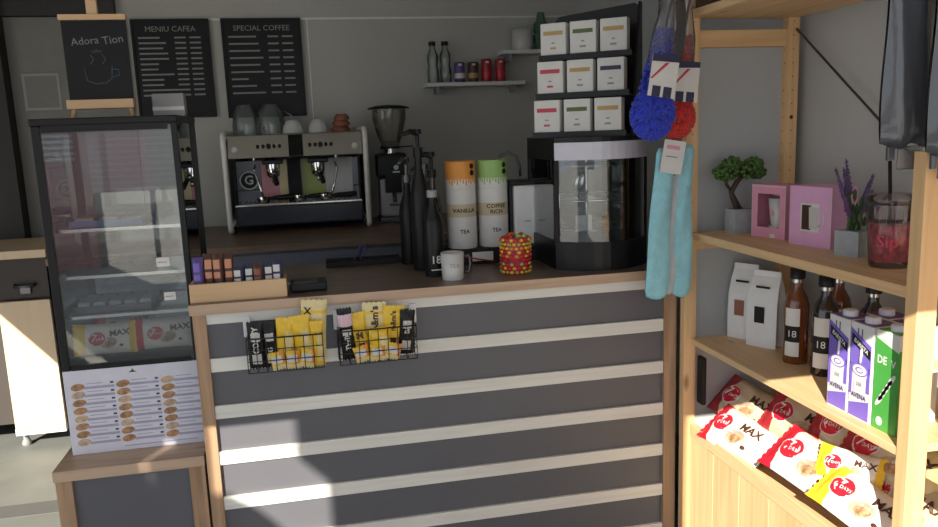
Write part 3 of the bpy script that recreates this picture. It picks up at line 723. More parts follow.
# white canister with black lid and gooseneck
cf = thing('coffee_canister', 'white coffee canister with black lid and black holder beside the warmer', 'canister', (.812, 2.93, CT+.0005))
MB().bb(-.068, -.055, -.05, .06, .0, .285, 'black', .003).bb(-.055, .062, .052, .062, .0, .285, 'black').bb(-.068, .066, -.06, .066, .285, .30, 'black', .004).build('holder', cf)
MB().bb(-.053, .058, -.056, .05, .0, .284, 'white', .012).build('canister_body', cf)
MB().text('CAFE', .012, 'black', T(0, -.057, .145) @ FRONT).build('lettering', cf)
tp = thing('gooseneck_tap', 'slim chrome gooseneck tap rising behind the green tin', 'tap', (.735, 3.03, CT))
MB().tube([(0, 0, 0), (0, 0, .36), (.015, -.005, .395), (.045, -.01, .405), (.075, -.015, .39), (.088, -.02, .35), (.09, -.02, .31)], .006, 'dsteel').build('neck', tp)
MB().lathe([(.022, 0), (.022, .012), (.01, .02)], 'black').build('base', tp)
# mug
mg = thing('paper_mug', 'white mug with dark handle ring at the counter edge before the tins', 'mug', (.458, 2.575, CT))
MB().lathe([(.036, 0), (.037, .004), (.040, .092), (.037, .092), (.034, .01)], 'ceramic', seg=28).build('mug_body', mg)
MB().tube([(.036, 0, .075), (.058, 0, .078), (.062, 0, .05), (.056, 0, .022), (.036, 0, .02)], .005, 'dsteel').build('handle', mg, )
MB().text('TEA', .02, 'greyp', T(0, -.0395, .05) @ FRONT).build('lettering', mg)
# candy tin
cn_ = thing('candy_jar', 'round jar printed with multicoloured candies on the counter edge', 'candy jar', (.688, 2.60, CT))
cn_.scale = (1.06, 1.06, 1.12)
MB().lathe([(.046, 0), (.048, .004), (.048, .11), (.046, .115)], 'dred', seg=30).build('jar_body', cn_)
j = MB(); cols_ = ['yellow', 'red', 'orange', 'lgreen', 'dred', 'yellow', 'red']
for i in range(9):
    for k in range(18):
        a = 2*PI*(k+.5*(i % 2))/18
        j.blob((.047*math.cos(a), .047*math.sin(a), .008+i*.0125), .0078, cols_[(i*5+k*3+k//2) % 7], 1, 0, (1, 1, .75))
for k in range(14): j.blob((random.uniform(-.03, .03), random.uniform(-.03, .03), .118), .009, cols_[k % 7], 1, 0)
j.build('printed_candies', cn_)

# ------------------------------------------------------------------ food warmer
wx, wy = 1.008, 2.60
wm = thing('display_warmer', 'black countertop food warmer with curved glass front and grey fascia', 'food warmer', (wx, wy, CT))
hw = .172
def arc(z0, z1, m, y0=0, bulge=.085, thick=.006, n=12, x0=-hw, x1=hw):
    mb = MB(); o = []; i_ = []
    for k in range(n+1):
        x = x0+(x1-x0)*k/n; y = y0-bulge*(1-(x/hw)**2); o.append((x, y)); i_.append((x, y+thick))
    poly = o+i_[::-1]
    mb.prism(poly, z0, z1, m); return mb
ba = MB(); po = [(-hw+2*hw*k/12, -.085*(1-((-hw+2*hw*k/12)/hw)**2)) for k in range(13)]+[(hw, .34), (-hw, .34)]
MB().prism(po, .0, .10, 'black').build('base', wm)
MB().prism(po, .445, .462, 'black').build('top_cover', wm)
arc(.385, .445, 'lav', 0, .085, .008).build('fascia', wm, )
arc(.10, .385, 'glass', .004, .083, .004, x0=-hw+.014, x1=hw-.014).build('curved_glass', wm)
MB().bb(-hw, -hw+.014, 0, .014, .10, .445, 'black').build('corner_post', wm)
MB().bb(hw-.014, hw, 0, .014, .10, .445, 'black').build('corner_post', wm)
MB().bb(-hw, -hw+.014, .32, .34, .10, .445, 'black').build('corner_post', wm)
MB().bb(hw-.014, hw, .32, .34, .10, .445, 'black').build('corner_post', wm)
MB().bb(-hw+.004, -hw+.008, .014, .32, .10, .445, 'glass').build('side_glass', wm)
MB().bb(hw-.008, hw-.004, .014, .32, .10, .445, 'glass').build('side_glass', wm)
MB().bb(-hw+.014, hw-.014, .325, .33, .10, .445, 'glass').build('rear_glass', wm)
MB().bb(-hw, -hw+.003, .014, .32, .385, .445, 'black').build('side_band', wm)
MB().cyl((0, .15, .10), (0, .15, .44), .007, 'chrome').build('centre_rod', wm)
for z in (.13, .245, .36):
    s_ = MB()
    for r in (.05, .09, .13, .155): s_.tube([(r*math.cos(2*PI*k/28), .15+r*math.sin(2*PI*k/28), z) for k in range(28)], .0022, 'chrome', 6, closed=True)
    for k in range(6): s_.cyl((0, .15, z), (.155*math.cos(k*PI/3), .15+.155*math.sin(k*PI/3), z), .0018, 'chrome', seg=6)
    s_.build('wire_shelf', wm)
tr_ = MB()
tr_.tube([(-.155, -.0, .12), (-.155, -.0, .36)], .003, 'chrome').tube([(-.155, 0, .24), (-.08, -.05, .243), (0, -.07, .245), (.09, -.05, .24), (.15, 0, .24)], .004, 'chrome')
tr_.build('wire_rail', wm)
tag(MB().bb(-.03, .03, -.001, .001, 0, .055, 'offw').build('price_card', mx=T(wx-.06, wy+.02, CT+.131)), 'small white card standing inside the food warmer', 'card')
tongs = thing('serving_tongs', 'steel serving tongs hanging inside the food warmer', 'tongs', (wx-.06, wy+.02, CT+.27))
MB().tube([(0, 0, .09), (-.02, 0, .05), (-.03, 0, 0)], [.004, .01, .012], 'chrome').build('arm', tongs)
MB().tube([(0, 0, .09), (.0, 0, .05), (-.012, 0, 0)], [.004, .01, .012], 'chrome').build('arm', tongs)

# ------------------------------------------------------------------ tea rack on the warmer
tz = CT+.4625
TA = -35
rk = thing('tea_rack', 'black stepped rack of white tea boxes standing on the food warmer', 'rack', (.985, 2.69, tz), TA)
Rk = rk.matrix_world.copy()
RW_ = .335
MB().prism([(-RW_/2, 0), (RW_/2, 0), (RW_/2, .455), (RW_/2-.02, .465), (-RW_/2+.035, .44), (-RW_/2+.015, .42)], -.008, 0, 'black', T(0, .135, 0) @ FRONT).build('backboard', rk)
sp = [(-.09, 0), (.16, 0), (.16, .435), (.125, .445), (-.0, .30), (-.03, .26)]
MB().prism([(-.03, 0), (.135, 0), (.135, .462), (.105, .464)], RW_/2, RW_/2+.008, 'black', Matrix(((0, 0, 1, 0), (1, 0, 0, 0), (0, 1, 0, 0), (0, 0, 0, 1)))).build('side_panel', rk)
rowz = (.006, .142, .278); rowy = (-.09, -.045, 0.0)
bl = [('crim', 'olive', 'gold'), ('crim', 'gold', 'navy'), ('gold', 'olive', 'gold')]
bln = [('red', 'green', 'gold'), ('red', 'gold', 'dark blue'), ('gold', 'olive', 'gold')]
for r in range(3):
    MB().bb(-RW_/2, RW_/2, rowy[r]-.006, rowy[r]+.06, rowz[r]-.006, rowz[r], 'black').bb(-RW_/2, RW_/2, rowy[r]-.012, rowy[r]-.006, rowz[r]-.006, rowz[r]+.014, 'black').build('step', rk)
    for c in range(3):
        x = -RW_/2+.052+c*.109
        lb = 'white tea box with '+bln[r][c]+' band, '+('left', 'middle', 'right')[c]+' of '+('bottom', 'middle', 'top')[r]+' row in tea rack'
        o = tag(MB().bb(-.0475, .0475, 0, .05, 0, .124, 'offw', .004).bb(-.036, .036, -.0012, -.0, .082, .096, bl[r][c]).bb(-.006, .006, -.001, 0, .052, .057, 'greyp').bb(-.011, .011, -.001, 0, .033, .040, 'greyp' if c else bl[r][c]).build('tea_box', mx=Rk @ T(x, rowy[r]-.004, rowz[r]+.0005)), lb, 'tea box', 'tea boxes in the black rack')

# ------------------------------------------------------------------ wire baskets with snacks
def basket(x0, x1, tilt, label):
    zb, zt, yb, yf = .79, .935, YF-.004, YF-.075
    t = thing('wire_basket', label, 'wire basket', ((x0+x1)/2, YF-.04, zb), tilt, 'wire baskets on counter front')
    w = x1-x0
    m = MB()
    for z in (0, .036, .072, .108): m.tube([(-w/2, .036, z), (-w/2, -.036, z), (w/2, -.036, z), (w/2, .036, z)], .0015 if z < .1 else .0025, 'wire', 6)
    for k in range(9): m.tube([(-w/2+w*k/8, .036, 0), (-w/2+w*k/8, -.036, 0), (-w/2+w*k/8, -.036, .108)], .0014, 'wire', 5)
    m.tube([(-w/2, .036, 0), (w/2, .036, 0)], .002, 'wire', 5)
    m.build('wire_mesh', t)
    for s in (-1, 1): MB().tube([(s*w/2, .036, 0), (s*w/2, .036, .15)], .003, 'wire', 6).bb(s*w/2-.012, s*w/2+.012, .03, .036, .10, .165, 'white', .003).build('white_hook', t)
    return t
basket(-.225, .005, -1, 'left wire basket of snack bags hooked on the counter slats')
basket(.055, .30, 1, 'right wire basket of snack bags hooked on the counter slats')
def snack(x, z, dy, w, h, rot, zone, art, label, grp, seed, t=.024):
    # long side vertical
    mx = axes((math.sin(math.radians(rot)), -.1, math.cos(math.radians(rot))), (0, -1, -.1), (x, YF-.04+dy, z))
    o = pillow(h, w*1.18, t*1.2, zone, mx, 'snack_bag', art, 18, 10, .002, seed)
    return tag(o, label, 'snack bag', grp)
def zB(u, v, s): return 'ceramic' if (.12 < u < .32 or .62 < u < .78) and .2 < v < .85 else 'black'
def zBp(u, v, s): return 'pinklit' if .68 < u < .9 else ('offw' if .5 < u < .6 and .2 < v < .8 else 'black')
def zY(u, v, s): return 'ylite' if .1 < v < .55 and .1 < u < .75 else 'yellow'
def zYm(u, v, s): return 'yellow' if u > .35 or (v > .6) else ('brown' if v > .3 else 'orange')
def zX(u, v, s): return 'yellow' if .75 < u < .85 else 'ylite'
def zLow(u, v, s): return 'lav' if .4 < u < .8 and .2 < v < .9 else ('ylite' if u < .3 else ('orange' if v < .3 else 'yellow'))
def tx(s, size, c, x=0, y=0, rot=-PI/2):
    def art(mb, S): mb.text(s, size, c, x=x, y=y, z=.002, warp=S, rot=rot, bold=.03)
    return art
g1 = 'snack bags in the left wire basket'; g2 = 'snack bags in the right wire basket'
def X_(px, py): return at(px, py, YF-.05).x
snack(-.198, .872, -.008, .042, .155, 0, zB, tx('CORNY', .024, 'offw', .02, 0, 0), 'leftmost black snack bar with white lettering in left wire basket', g1, 1)
snack(-.156, .868, .0, .04, .15, -3, zB, tx('BIG', .022, 'offw', -.02, 0, 0), 'second black snack bar from the left in left wire basket', g1, 2)
snack(-.110, .872, -.004, .05, .165, 4, zY, None, 'yellow snack bag third from left in left wire basket', g1, 3)
snack(-.055, .874, -.006, .052, .17, -6, zY, None, 'yellow snack bag in the middle of left wire basket', g1, 4)
snack(-.02, .905, .016, .07, .19, 4, zX, tx('X', .03, 'black', .06, .02), 'tall pale yellow bag with black X sticking out of left wire basket', g1, 5)
snack(-.012, .862, -.01, .036, .15, 0, zY, None, 'rightmost narrow yellow bag in left wire basket', g1, 6)
for k in range(3): snack(-.135+k*.045, .82, -.022, .04, .06, (k-1)*12, zLow, None, ('left', 'middle', 'right')[k]+' small yellow and purple sachet low in left wire basket', g1, 20+k, .012)
snack(.082, .882, -.006, .04, .175, -4, zBp, tx('TWIX', .022, 'offw', -.02, 0, 0), 'leftmost black snack bar with pink top in right wire basket', g2, 7)
snack(.122, .875, .004, .05, .15, -8, zYm, tx('M', .03, 'brown', .0, 0), 'yellow and brown bag second from left in right wire basket', g2, 8)
snack(.17, .892, .012, .066, .17, 2, zX, tx("m&m's", .032, 'brown', .03, -.002, 0), "upright yellow m&m's bag in right wire basket", g2, 9)
snack(.228, .885, .006, .06, .155, 6, zYm, tx("m&m's", .024, 'brown', .03, 0, 0), "tilted yellow m&m's bag right of the upright one in right wire basket", g2, 10)
snack(.272, .872, -.004, .042, .15, 5, zB, tx('BAR', .022, 'offw', .02, 0, 0), 'rightmost black snack bar in right wire basket', g2, 11)
snack(.185, .845, -.014, .06, .11, -5, zY, None, 'small yellow bag in front middle of right wire basket', g2, 12)
for k in range(3): snack(.125+k*.05, .818, -.024, .042, .055, (k-1)*15, zLow, None, ('left', 'middle', 'right')[k]+' small yellow and purple sachet low in right wire basket', g2, 30+k, .012)

# ------------------------------------------------------------------ right shelf unit
SX = 1.262; BX = 1.64; YN = 1.42; YFAR = 2.43
ZU = 1.1363; ZM = .763; ZL = .452
sh = thing('shelf_unit', 'open pine shelf unit along the right wall with packs and gifts', 'shelf unit', (1.45, 1.95, 0))
def post(x, y, z1, n='upright'):
    m = MB().bb(x, x+.044, y-.016, y+.016, 0, z1, 'pine_z', .002)
    for k in range(24): m.cyl((x+.022, y-.0166, 1.15+k*.045), (x+.022, y-.0155, 1.15+k*.045), .0022 if k != 8 else .007, 'bark', seg=8)
    for k in range(24): m.cyl((x-.0006, y, 1.15+k*.045), (x+.0004, y, 1.15+k*.045), .0022, 'bark', seg=8)
    local(m, n, sh)
post(SX-.026, YFAR, 2.3); post(1.60, YFAR, 2.3)
local(MB().bb(SX-.002, SX+.048, YN-.018, YN+.018, 0, 1.43, 'pine_z', .002), 'upright', sh); post(1.60, YN+.0, 2.3)
local(MB().bb(SX+.018, 1.60, YFAR-.012, YFAR+.012, 1.745, 1.80, 'pine_x', .002), 'end_rail', sh)
local(MB().bb(SX+.018, 1.60, YFAR-.012, YFAR+.012, 1.075, 1.105, 'pine_x', .002), 'end_rail', sh)
local(MB().bb(SX+.018, 1.60, YFAR-.012, YFAR+.012, .06, .12, 'pine_x', .002), 'end_rail', sh)
local(MB().bb(SX, BX, YN+.016, YFAR-.016, ZU-.026, ZU, 'pine_y', .002), 'shelf_board', sh)
local(MB().bb(SX, BX, YN+.016, YFAR-.016, ZM-.02, ZM, 'pine_y', .002), 'shelf_board', sh)
local(MB().bb(SX-.02, BX, YN-.3, YFAR+.016, 1.838, 1.862, 'pine_y', .002), 'top_board', sh)
# sloping bottom bin
local(MB().bb(SX+.018, BX, YN+.016, YFAR-.016, .40, .42, 'pine_y'), 'bin_floor', sh)
local(MB().bb(SX, SX+.018, YN+.016, YFAR-.016, .403, ZL, 'pine_y', .002), 'front_lip', sh)
pl = MB()
nb = 6
for k in range(nb):
    a = YN+.016+(YFAR-.032-YN)*k/nb; b = YN+.016+(YFAR-.032-YN)*(k+1)/nb
    pl.bb(SX+.002, SX+.016, a+.0015, b-.0015, 0.02, .402, 'pine_z', .001)
local(pl, 'lower_panel', sh)
local(MB().bb(SX+.018, 1.60, YFAR+.0125, YFAR+.018, .12, 1.745, 'endp'), 'end_panel', sh, 'pale grey end panel')
local(MB().tube([(BX-.012, YFAR-.02, 1.80), (BX-.012, YN, 1.06)], .004, 'dsteel', 6), 'diagonal_brace', sh, 'thin dark diagonal brace')
for z in (1.70, 1.5, 1.4, 1.3, 1.0):
    pass
local(MB().bb(1.285, 1.30, YFAR-.06, YFAR-.018, .53, .70, 'blackm', .004), 'bracket', sh)
# neighbouring bay towards the camera
nb_ = thing('shelf_unit', 'nearer pine shelf bay cut off by the right edge of photo', 'shelf unit', (1.5, 1.1, 0))
local(MB().bb(1.31, 1.65, .6, YN-.018, .955, .975, 'pine_y', .002), 'shelf_board', nb_)
local(MB().bb(1.31, 1.65, .6, YN-.018, .70, .72, 'pine_y', .002), 'shelf_board', nb_)
local(MB().bb(1.306, 1.65, .6, YN-.018, .40, .42, 'pine_y', .002), 'shelf_board', nb_)
local(MB().bb(1.306, 1.35, .56, .6, 0, 1.43, 'pine_z', .002).bb(1.61, 1.65, .56, .6, 0, 1.43, 'pine_z', .002), 'upright', nb_)

# things on the upper shelf
bo = thing('bonsai', 'small artificial bonsai in grey concrete pot on upper pine shelf', 'plant', (1.40, 2.355, ZU))
bo.scale = (1.1, 1.1, 1.12)
MB().prism([(-.03, -.03), (.03, -.03), (.03, .03), (-.03, .03)], 0, .07, 'conc').build('pot', bo)
MB().tube([(0, 0, .065), (-.02, 0, .10), (-.028, 0, .12), (-.01, 0, .15), (.005, 0, .165)], [.012, .010, .008, .008, .006], 'bark').tube([(-.026, 0, .12), (-.045, 0, .145), (-.05, -.005, .16)], .005, 'bark').build('trunk', bo)
lf = MB()
for cx_, cz_, rx_, rz_ in ((-.048, .18, .038, .026), (-.028, .205, .03, .018), (.022, .185, .045, .024), (.045, .2, .03, .02), (.055, .175, .028, .015)):
    for k in range(90):
        a, b = random.uniform(0, 2*PI), math.acos(random.uniform(-1, 1)); r_ = random.uniform(.7, 1)
        c = (cx_+rx_*r_*math.sin(b)*math.cos(a), rx_*.8*r_*math.sin(b)*math.sin(a), cz_+rz_*r_*math.cos(b))
        lf.blob(c, .0065, 'leaf', 1, .3)
lf.build('foliage', bo)
def giftbox(y0, y1, x, d, h, m, label, kind):
    t = thing('gift_box', label, 'gift box', (x, (y0+y1)/2, ZU), -78, 'pink gift boxes on upper shelf')
    w = y1-y0
    mb = MB()
    if kind == 'window':
        a, b, c, e = -w*.33, w*.33, h*.2, h*.84
        mb.bb(-w/2, a, -d/2, -d/2+.002, 0, h, m).bb(b, w/2, -d/2, -d/2+.002, 0, h, m).bb(a, b, -d/2, -d/2+.002, 0, c, m).bb(a, b, -d/2, -d/2+.002, e, h, m)
        mb.bb(-w/2, -w/2+.002, -d/2+.002, d/2, 0, h, m).bb(w/2-.002, w/2, -d/2+.002, d/2, 0, h, m).bb(-w/2, w/2, d/2-.002, d/2, 0, h, m).bb(-w/2, w/2, -d/2, d/2, h, h+.002, m).bb(-w/2+.002, w/2-.002, -d/2+.002, d/2-.002, .0, .002, m)
        mb.build('carton', t)
        MB().bb(-w/2-.0004, w/2+.0004, -d/2-.001, -d/2-.0002, h-.004, h, 'pinklit').bb(-w/2, -w/2+.003, -d/2-.001, -d/2-.0002, 0, h-.004, 'pinklit').bb(w/2-.003, w/2, -d/2-.001, -d/2-.0002, 0, h-.004, 'pinklit').build('border', t)
        MB().bb(.01, .03, -d/2-.0012, -d/2-.0004, .002, .014, 'offw').build('price_sticker', t)
        mu = thing('gift_mug', 'white mug with small print inside the pink window box', 'mug', mx=t.matrix_world @ T(0, 0, .004))
        MB().lathe([(.022, .032), (.024, .036), (.033, .12), (.031, .12), (.022, .04)], 'ceramic').lathe([(.03, 0), (.03, .032)], 'ceramic').build('mug_body', mu)
        MB().ell(.0, .075, .008, .01, 'pink', 0, .001, T(0, -.0295, 0) @ FRONT).build('print', mu)
    else:
        mb.bb(-w/2, w/2, -d/2, d/2, 0, h, m, .001).build('carton', t)
        q = MB(); fr = T(0, -d/2-.0003, 0) @ FRONT
        q.prism([(-w*.22, h*.25), (w*.22, h*.25), (w*.22, h*.72), (-w*.22, h*.72)], 0, .0006, 'offw', fr)
        q.prism([(-w*.19, h*.28), (w*.03, h*.28), (w*.03, h*.69), (-w*.19, h*.69)], 0, .0010, 'brown', fr)
        q.prism([(w*.0, h*.3), (w*.19, h*.3), (w*.21, h*.66), (-w*.02, h*.66)], 0, .0014, 'ceramic', fr)
        q.tube([(w*.2, -d/2-.001, h*.6), (w*.33, -d/2-.001, h*.58), (w*.33, -d/2-.001, h*.38), (w*.2, -d/2-.001, h*.36)], .0025, 'offw')
        for s in (-1, 1): q.prism([(s*w/2-.002, 0), (s*w/2+.002, 0), (s*w/2+.002, h), (s*w/2-.002, h)] if s > 0 else [(-w/2, 0), (-w/2+.003, 0), (-w/2+.003, h), (-w/2, h)], 0, .0008, 'pinklit', fr)
        q.build('mug_print', t)
giftbox(2.135, 2.275, 1.45, .09, .165, 'pink', 'pink gift box with open window showing a mug on upper shelf', 'window')
giftbox(1.93, 2.08, 1.46, .10, .175, 'lilac', 'lilac gift box with mug print beside the lavender pot', 'print')
# lavender
lv = thing('lavender_plant', 'artificial lavender in a small grey concrete pot on upper shelf', 'plant', (1.425, 1.822, ZU), 20)
MB().prism([(-.03, -.03), (.03, -.03), (.03, .03), (-.03, .03)], 0, .055, 'conc').build('pot', lv)
l_ = MB(); fl = MB()
for a, tl, L in ((200, 50, .13), (190, 38, .12), (150, 20, .15), (80, 12, .16), (60, 25, .15), (10, 35, .13), (330, 45, .12), (250, 30, .11), (300, 15, .13)):
    d = V((math.cos(math.radians(a))*math.sin(math.radians(tl)), math.sin(math.radians(a))*math.sin(math.radians(tl)), math.cos(math.radians(tl))))
    b = V((0, 0, .05)); l_.tube([b, b+d*L*.6, b+d*L], .0015, 'stem', 5)
    fl = MB()
    for k in range(9):
        c = b+d*(L*.55+k*L*.05); fl.blob(c, .0072-.0004*k, 'lavf', 1, .3)
    fl.build('flower_spike', lv)
    for k in range(4):
        e = b+d*(L*.15*k)+V((random.uniform(-.012, .012), random.uniform(-.012, .012), .01)); l_.blob(e, .009, 'stem', 1, .3, (.5, .5, 1.6))
l_.build('stems', lv)
lv.scale = (1.15, 1.15, 1.25)
# tumbler
tu = thing('tumbler', 'clear lidded tumbler printed red with summer lettering and dark straw', 'tumbler', (1.395, 1.655, ZU))
tu.scale = (1.22, 1.22, 1.22)
MB().lathe([(.036, 0), (.038, .01), (.046, .125), (.046, .128)], 'tumglass', seg=28).build('cup_wall', tu)
MB().lathe([(.033, .012), (.035, .014), (.0405, .085), (.039, .088)], 'redjuice', seg=28).build('red_filling', tu)
MB().lathe([(.048, .128), (.05, .132), (.05, .142), (.044, .148), (.01, .15)], 'tumglass', seg=28).build('lid', tu)
MB().tube([(.0, 0, .02), (0.02, .03, .15), (.028, .045, .21)], .0035, 'blackm').build('straw', tu)
def wrt(x_, y_): return math.sqrt(max(0, .0435**2-x_*x_))
MB().text('summer', .016, 'black', RZ(-45) @ T(0, 0, 0) @ FRONT, y=.098, z=.0035, warp=wrt, bold=.02).text('Sip', .034, 'crim', RZ(-45) @ FRONT, y=.055, z=.0006, warp=wrt, bold=.02).build('lettering', tu)

# things on the middle shelf
def cbag(x, y, rz, label, h=.19, w=.085, d=.055):
    t = thing('coffee_bag', label, 'coffee bag', (x, y, ZM), rz, 'white coffee bags on middle shelf')
    t.scale = (1.15, 1.15, 1.36)
    vs = []; fs = []
    rows = [(0, 1, 1), (.3, 1.02, 1.0), (.6, 1, .9), (.8, .96, .5), (.93, .9, .08), (1, .9, .06)]
    for z, a, b in rows:
        for (u, v) in ((-1, -1), (-.3, -1.08), (.3, -1.08), (1, -1), (.86, 0), (1, 1), (0, 1.08), (-1, 1), (-.86, 0)):
            vs.append((u*w/2*a, v*d/2*b, z*h))
    n = 9
    for i in range(len(rows)-1):
        for k in range(n): fs.append([i*n+k, i*n+(k+1) % n, (i+1)*n+(k+1) % n, (i+1)*n+k])
    fs += [list(range(n))[::-1], list(range(5*n, 6*n))]
    MB().add(vs, fs, 'white', None, False).build('bag_body', t)
    MB().prism([(-.02, .145), (.02, .145), (.02, .15), (-.02, .15)], -.002, .0015, 'blackm', T(0, -d/2*.85, 0) @ FRONT).build('tin_tie', t)
    q = MB()
    q.prism([(-.02, .06), (.01, .06), (.01, .1), (-.02, .1)], 0, .0012, 'blackm' if 'front' in label else 'terra', T(0, -d/2*1.09, 0) @ FRONT)
    q.build('printed_label', t)
cbag(1.445, 2.375, -60, 'white coffee bag with red label, behind the other bag on middle shelf')
cbag(1.455, 2.265, -60, 'white coffee bag with black label, in front on middle shelf', .185, .09, .06)
def syrup(x, y, m, label, h=.292, r=.037):
    t = thing('syrup_bottle', label, 'bottle', (x, y, ZM), 0, 'syrup bottles on middle shelf')
    MB().lathe([(r*.95, 0), (r, .006), (r, h*.62), (r*.85, h*.7), (r*.42, h*.8), (r*.4, h*.9)], m, seg=28).build('bottle_body', t)
    MB().lathe([(r*.46, h*.86), (r*.46, h*.93)], 'steel').lathe([(r*.6, h*.9), (r*.6, h), (r*.5, h+.002)], 'black').build('cap', t)
    la = MB(); n = 8
    A = -143
    for z0, z1, mm in ((.025, .07, 'offw'), (.07, .12, 'blackm'), (.12, .175, 'offw')):
        for k in range(n):
            a0 = math.radians(A-34+68*k/n); a1 = math.radians(A-34+68*(k+1)/n); R_ = r+.0008
            la.add([(R_*math.cos(a0), R_*math.sin(a0), z0), (R_*math.cos(a1), R_*math.sin(a1), z0), (R_*math.cos(a1), R_*math.sin(a1), z1), (R_*math.cos(a0), R_*math.sin(a0), z1)], [[0, 1, 2, 3]], mm)
    def wr2(x_, y_): return math.sqrt(max(0, (r+.0015)**2-x_*x_))
    la.text('18', .03, 'offw', RZ(A+90) @ FRONT, y=.095, z=0, warp=wr2)
    la.build('label', t)
syrup(1.435, 2.075, 'amber', 'amber syrup bottle with black and white label on middle shelf')
syrup(1.44, 1.945, 'dark_syrup', 'dark syrup bottle with black and white label next to purple cartons')
syrup(1.545, 2.03, 'amber', 'amber syrup bottle standing behind the two front syrup bottles')
syrup(1.56, 1.90, 'dark_syrup', 'dark syrup bottle behind the purple cartons', .27)
def carton(x, y, m, label, texts, rz=-90):
    t = thing('drink_carton', label, 'carton', (x, y, ZM), rz, 'drink cartons on middle shelf')
    w = .067; h = .20
    t.scale = (1.15, 1.15, 1.22)
    MB().bb(-w/2, w/2, -w/2, w/2, 0, h, 'offw', .0015).build('carton_body', t)
    q = MB(); fr = T(0, -w/2-.0003, 0) @ FRONT
    if m == 'purple':
        q.prism([(-w*.45, .004), (w*.45, .004), (w*.45, .045), (-w*.45, .03)], 0, .0005, 'purple', fr)
        q.prism([(-w*.48, .112), (w*.46, .102), (w*.46, .160), (-w*.48, .188)], 0, .0005, 'purple', fr)
        q.prism([(-w*.48, .05), (-w*.36, .05), (-w*.36, .115), (-w*.48, .115)], 0, .0005, 'purple', fr)
        q.prism([(w*.3, .062), (w*.45, .062), (w*.45, .115), (w*.3, .115)], 0, .0005, 'purple', fr)
        q.prism([(-w*.42, .158), (w*.44, .132), (w*.44, .150), (-w*.42, .178)], .0005, .0010, 'black', fr)
        q.text('BARISTA', .0125, 'offw', fr, x=.001, y=.155, z=.0014, rot=-.43, bold=.02)
        for a in (.0, .012): q.prism([(-.012+a, .17), (-.009+a, .17), (-.009+a, .19), (-.012+a, .19)], 0, .0006, 'dpurple', fr)
        cup = [(-.022, .105), (.022, .105), (.014, .055), (-.014, .055)]
        q.prism(cup, .0004, .001, 'offw', fr); 
        q.ell(0, .105, .024, .013, 'purple', .0008, .0014, fr); q.ell(0, .105, .021, .011, 'offw', .0010, .0018, fr)
        q.ell(0, .105, .012, .006, 'purple', .0010, .0022, fr); q.ell(0.001, .105, .009, .004, 'offw', .0010, .0026, fr)
        q.text('SER', .011, 'dpurple', fr, y=.075, z=.0016); q.text('AVENA', .014, 'dpurple', fr, y=.050, z=.0016, bold=.02)
        q.tube([(.0, -w/2-.001, .12), (.004, -w/2-.001, .15)], .003, 'offw')
    else:
        q.prism([(-w*.5, .0), (w*.5, .0), (w*.5, .165), (-w*.5, .185)], 0, .0005, 'green', fr)
        q.text('DE', .022, 'offw', fr, x=-.012, y=.142, z=.001, bold=.03); q.text('V', .02, 'offw', fr, x=.02, y=.14, z=.001, bold=.03)
        for k in range(5): q.ell(-.015+.008*k, .06+.012*k, .016, .005, 'offw', .0006, .0010, fr, .9)
        q.ell(-.012, .018, .009, .009, 'offw', .0006, .001, fr)
        q.bb(w/2, w/2+.0006, -w/2, w/2, 0, .17, 'green')
        q.bb(-w/2-.0006, -w/2, -w/2, w/2, 0, .17, 'green')
    q.build('printed_front', t)
    MB().bb(-w/2+.004, w/2-.004, -w/2+.004, w/2-.004, h, h+.0015, 'dpurple' if m == 'purple' else 'green').build('printed_top', t)
    MB().lathe([(.016, h+.0015), (.016, h+.012), (.013, h+.014)], 'lav', (0, -.008, 0)).build('screw_cap', t)
CZX = 1.332
carton(CZX, 1.690, 'purple', 'purple oat drink carton, left one at the front of middle shelf', None)
carton(CZX+.0, 1.608, 'purple', 'purple oat drink carton between the other purple one and the green one', None)
carton(CZX+.004, 1.526, 'green', 'green and white drink carton beside the near upright', None)
carton(CZX+.085, 1.665, 'purple', 'purple carton in second row behind the left purple carton', None)
carton(CZX+.085, 1.58, 'purple', 'purple carton in second row half hidden behind green carton', None)

# croissant packs in the sloping bin
g = 'croissant packs in the pine bin'
gn = V((-.62, -.10, .78))
def cr(px, py, x, zone, label, seed, n=gn, sl=.0, sc=1.0, **k):
    p = at(px, py, x, 0)
    croissant(axes((.05, -1, sl), n, p) @ Matrix.Scale(sc*1.17, 4), zone, label, g, seed, **k)
cr(739, 436, 1.325, zone_red, 'front red and white croissant pack at far end of pine bin', 11, maxx=.2)
cr(812, 466, 1.32, zone_red, 'front red and white croissant pack in the middle of pine bin', 12, V((-.62, -.15, .78)))
cr(862, 506, 1.31, zone_yel, 'front yellow and white croissant pack at near end of pine bin', 13, V((-.55, -.3, .78)), sc=.85, maxx=.26)
cr(850, 468, 1.35, zone_yel, 'folded yellow croissant pack tilted behind the near front pack', 14, V((-.75, -.4, .5)), .25, .6)
cr(748, 407, 1.42, zone_redd, 'tan croissant pack at far back of pine bin', 15, V((-.7, -.2, .7)), maxx=.22)
cr(718, 415, 1.40, zone_redd, 'dark red ended pack squeezed against the far upright in bin', 16, V((-.5, -.5, .6)), sc=.7)
cr(803, 425, 1.44, zone_redd, 'tan croissant pack in middle of the back row of bin', 17, V((-.75, -.2, .62)), maxx=.22)
cr(856, 438, 1.45, zone_redd, 'tan croissant pack under the shelf left of the near one', 18, V((-.8, -.2, .55)), maxx=.26)
cr(892, 460, 1.44, zone_redd, 'tan croissant pack nearest the front upright in back row', 19, V((-.8, -.2, .55)), maxx=.26)
if 0: cr(775, 440, 1.37, zone_both, 'white croissant pack lying between front and back rows of bin', 21, V((-.6, -.1, .8)))
cr(905, 505, 1.42, zone_redd, 'pale croissant pack low beside the front upright in bin', 22, V((-.8, -.2, .5)))
